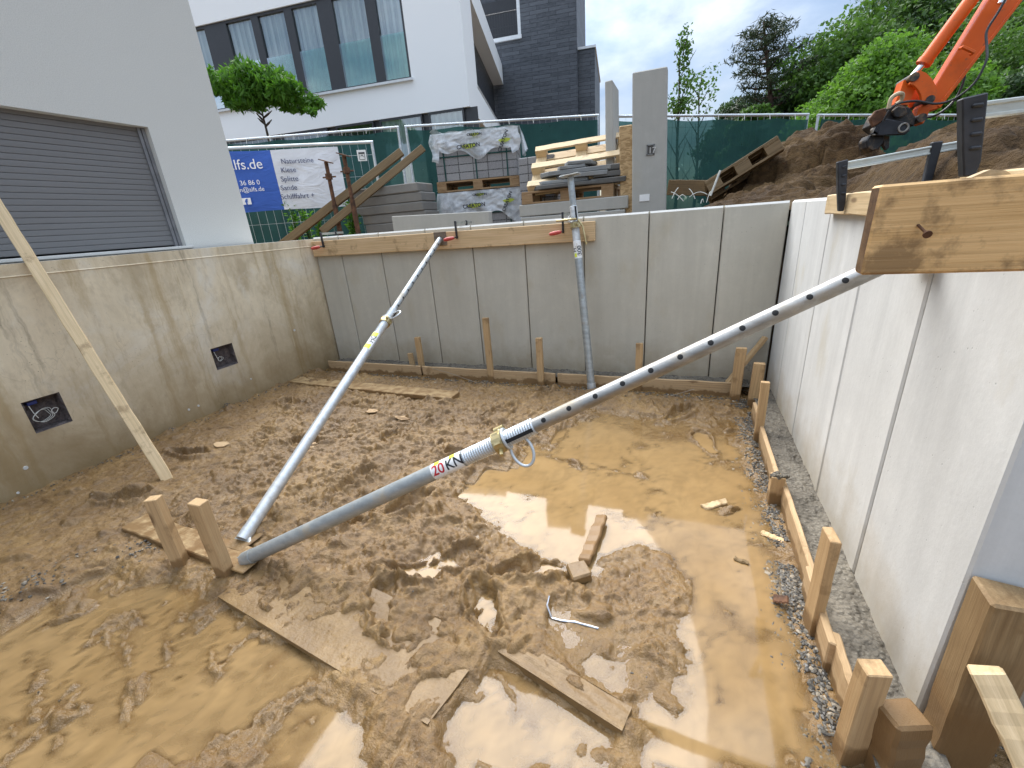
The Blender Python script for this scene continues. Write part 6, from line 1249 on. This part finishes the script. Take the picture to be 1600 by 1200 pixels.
# timbers at the bottom right
b_, z = vert(1497, 1142, 918); beam('wooden_post', (.712, 1.025, -.15), (.700, 1.03, ony(1545, 938, 1.0).z), .105, .085, 'wood_wet', (1, 0, 0), bevel=.006, rough=.003); tag(last(), 'thick wet muddy post standing before the end of the right wall', 'post')
p0, p1 = ony(1540, 1045, .93), ony(1640, 1260, .80); beam('timber_beam', p0, p1, .056, .05, 'wood_pale', (1, -.3, .2), bevel=.004); tag(last(), 'pale squared beam running down in front of the wet post', 'beam')
b_, z = vert(1445, 1230, 1125); p = ony(1440, 1150, .90)
beam('wooden_stake', (.565, .93, -.1), (.553, .945, p.z), .085, .07, 'wood_wet', (1, .4, 0), bevel=.007, rough=.003); tag(last(), 'splintered wet stake head at the bottom edge, under the end of the right wall', 'stake')
# ------------------------------------------------------------------ gravel, stones, wire
def pebbles(name, label, pts, seed):
    ico = bmesh.new(); bmesh.ops.create_icosphere(ico, subdivisions=1, radius=1); bv = np.array([v.co for v in ico.verts]); bf = np.array([[v.index for v in f.verts] for f in ico.faces]); ico.free()
    g = np.random.default_rng(seed); n = len(pts); Vs = []; 
    for (x, y, z, r) in pts:
        q = bv*(1+.22*g.normal(size=(len(bv), 1)))*np.array([g.uniform(.8, 1.5), g.uniform(.6, 1.1), g.uniform(.45, .8)])*r; a = g.uniform(0, 6.28); c_, s_ = math.cos(a), math.sin(a)
        Vs.append(np.stack([q[:, 0]*c_-q[:, 1]*s_+x, q[:, 0]*s_+q[:, 1]*c_+y, q[:, 2]+z], 1))
    V = np.concatenate(Vs); F = np.concatenate([bf+len(bv)*i for i in range(n)]); return tag(arrmesh(name, V, F, ['pebble']), label, 'gravel', None, 'stuff')
g = np.random.default_rng(17); pts = []
while len(pts) < 5200:
    k = g.random()
    if k < .50: x = .49-abs(g.normal(0, .055)); y = g.uniform(.85, 3.4)
    elif k < .78: x = g.uniform(-3.5, .45); y = 3.45-abs(g.normal(0, .10))
    elif k < .90: c = onz(1222, 915, 0); x, y = c.x+g.normal(0, .035), c.y+g.normal(0, .075)
    elif k < .96: c = onz(70, 920, 0); t_ = g.uniform(-.4, .4); x, y = c.x+t_*.75+g.normal(0, .05), c.y+t_*.9+g.normal(0, .06)
    else: x, y = g.uniform(.62, 1.1), g.uniform(.7, 1.2)
    if not (-3.66 < x < 1.2 and .1 < y < 3.46): continue
    if x < .6 and fbm(np.array([x*5.]), np.array([y*5.]), 2, 5)[0] < -.25: continue
    pts.append((x, y, max(mud_h(x, y), -.004)+.001, g.uniform(.003, .0085)))
pebbles('gravel', 'dark and pale gravel strewn along the formwork and in the corners', pts, 3)
pts = []
while len(pts) < 380:
    k = g.random(); x, y = g.uniform(-3.6, .45), g.uniform(.3, 3.3)
    h_ = mud_h(x, y)
    if h_ < -.012: continue
    pts.append((x, y, h_+.0005, g.uniform(.0015, .0045)))
pts += [(LX+.03+abs(g.normal(0, .04)), y, mud_h(LX+.06, y)+.003, g.uniform(.003, .007)) for y in g.uniform(.8, 3.4, 240)]
pebbles('grit', 'fine grit scattered over the mud', pts, 4)
m = MB(); c = onz(1163, 610, .02)
for i in range(6): m.tube([Vector((c.x+random.uniform(-.02, .02), c.y+random.uniform(-.03, .03), .10+.01*i))+Vector((.05*math.cos(t)*(1+.2*i/6), .02*math.sin(t*2), .10*math.sin(t))) for t in [k*.42 for k in range(16)]], .0016, 5)
tag(m.build('wire_coil', 'wire', None, tuple(c)), 'loose coil of thin tie wire in the back right corner', 'wire')
m = MB(); p = [onz(x, y, z) for x, y, z in ((660, 572, .11), (700, 582, .09), (745, 598, .03), (800, 606, .02))]; m.tube(p, .0018, 5); p = [onz(x, y, z) for x, y, z in ((935, 622, .03), (1010, 625, .02), (1050, 618, .04), (1085, 608, .10))]; m.tube(p, .0018, 5)
tag(m.build('tie_wire', 'wire', None, tuple(p[0])), 'thin tie wire lying along the back formwork', 'wire')
m = MB(); c = onz(856, 940, .02); q_ = [onz(a, b, .015) for a, b in ((858, 936), (855, 950), (862, 962), (878, 966), (900, 969), (935, 978))]; m.tube([Vector((p.x, p.y, max(mud_h(p.x, p.y), 0)+.003)) for p in q_], .0045, 8); tag(m.build('metal_strip', 'chrome', None, tuple(c)), 'bent wet metal strip shining in the mud in the foreground', 'metal strip')
for (x, y, s_, lb) in ((1295, 838, .018, 'grey stone lying on the footing beside the tall square stake'), (1408, 1107, .008, 'white pebble at the foot of the near end of the right wall')):
    p = onz(x, y, .10); o = stone(p.x-s_, p.x+s_, p.y-s_*.7, p.y+s_*.7, .088, .088+s_*.9, 'flagstone', lb, 'stone', 'stone', 'loose stones')
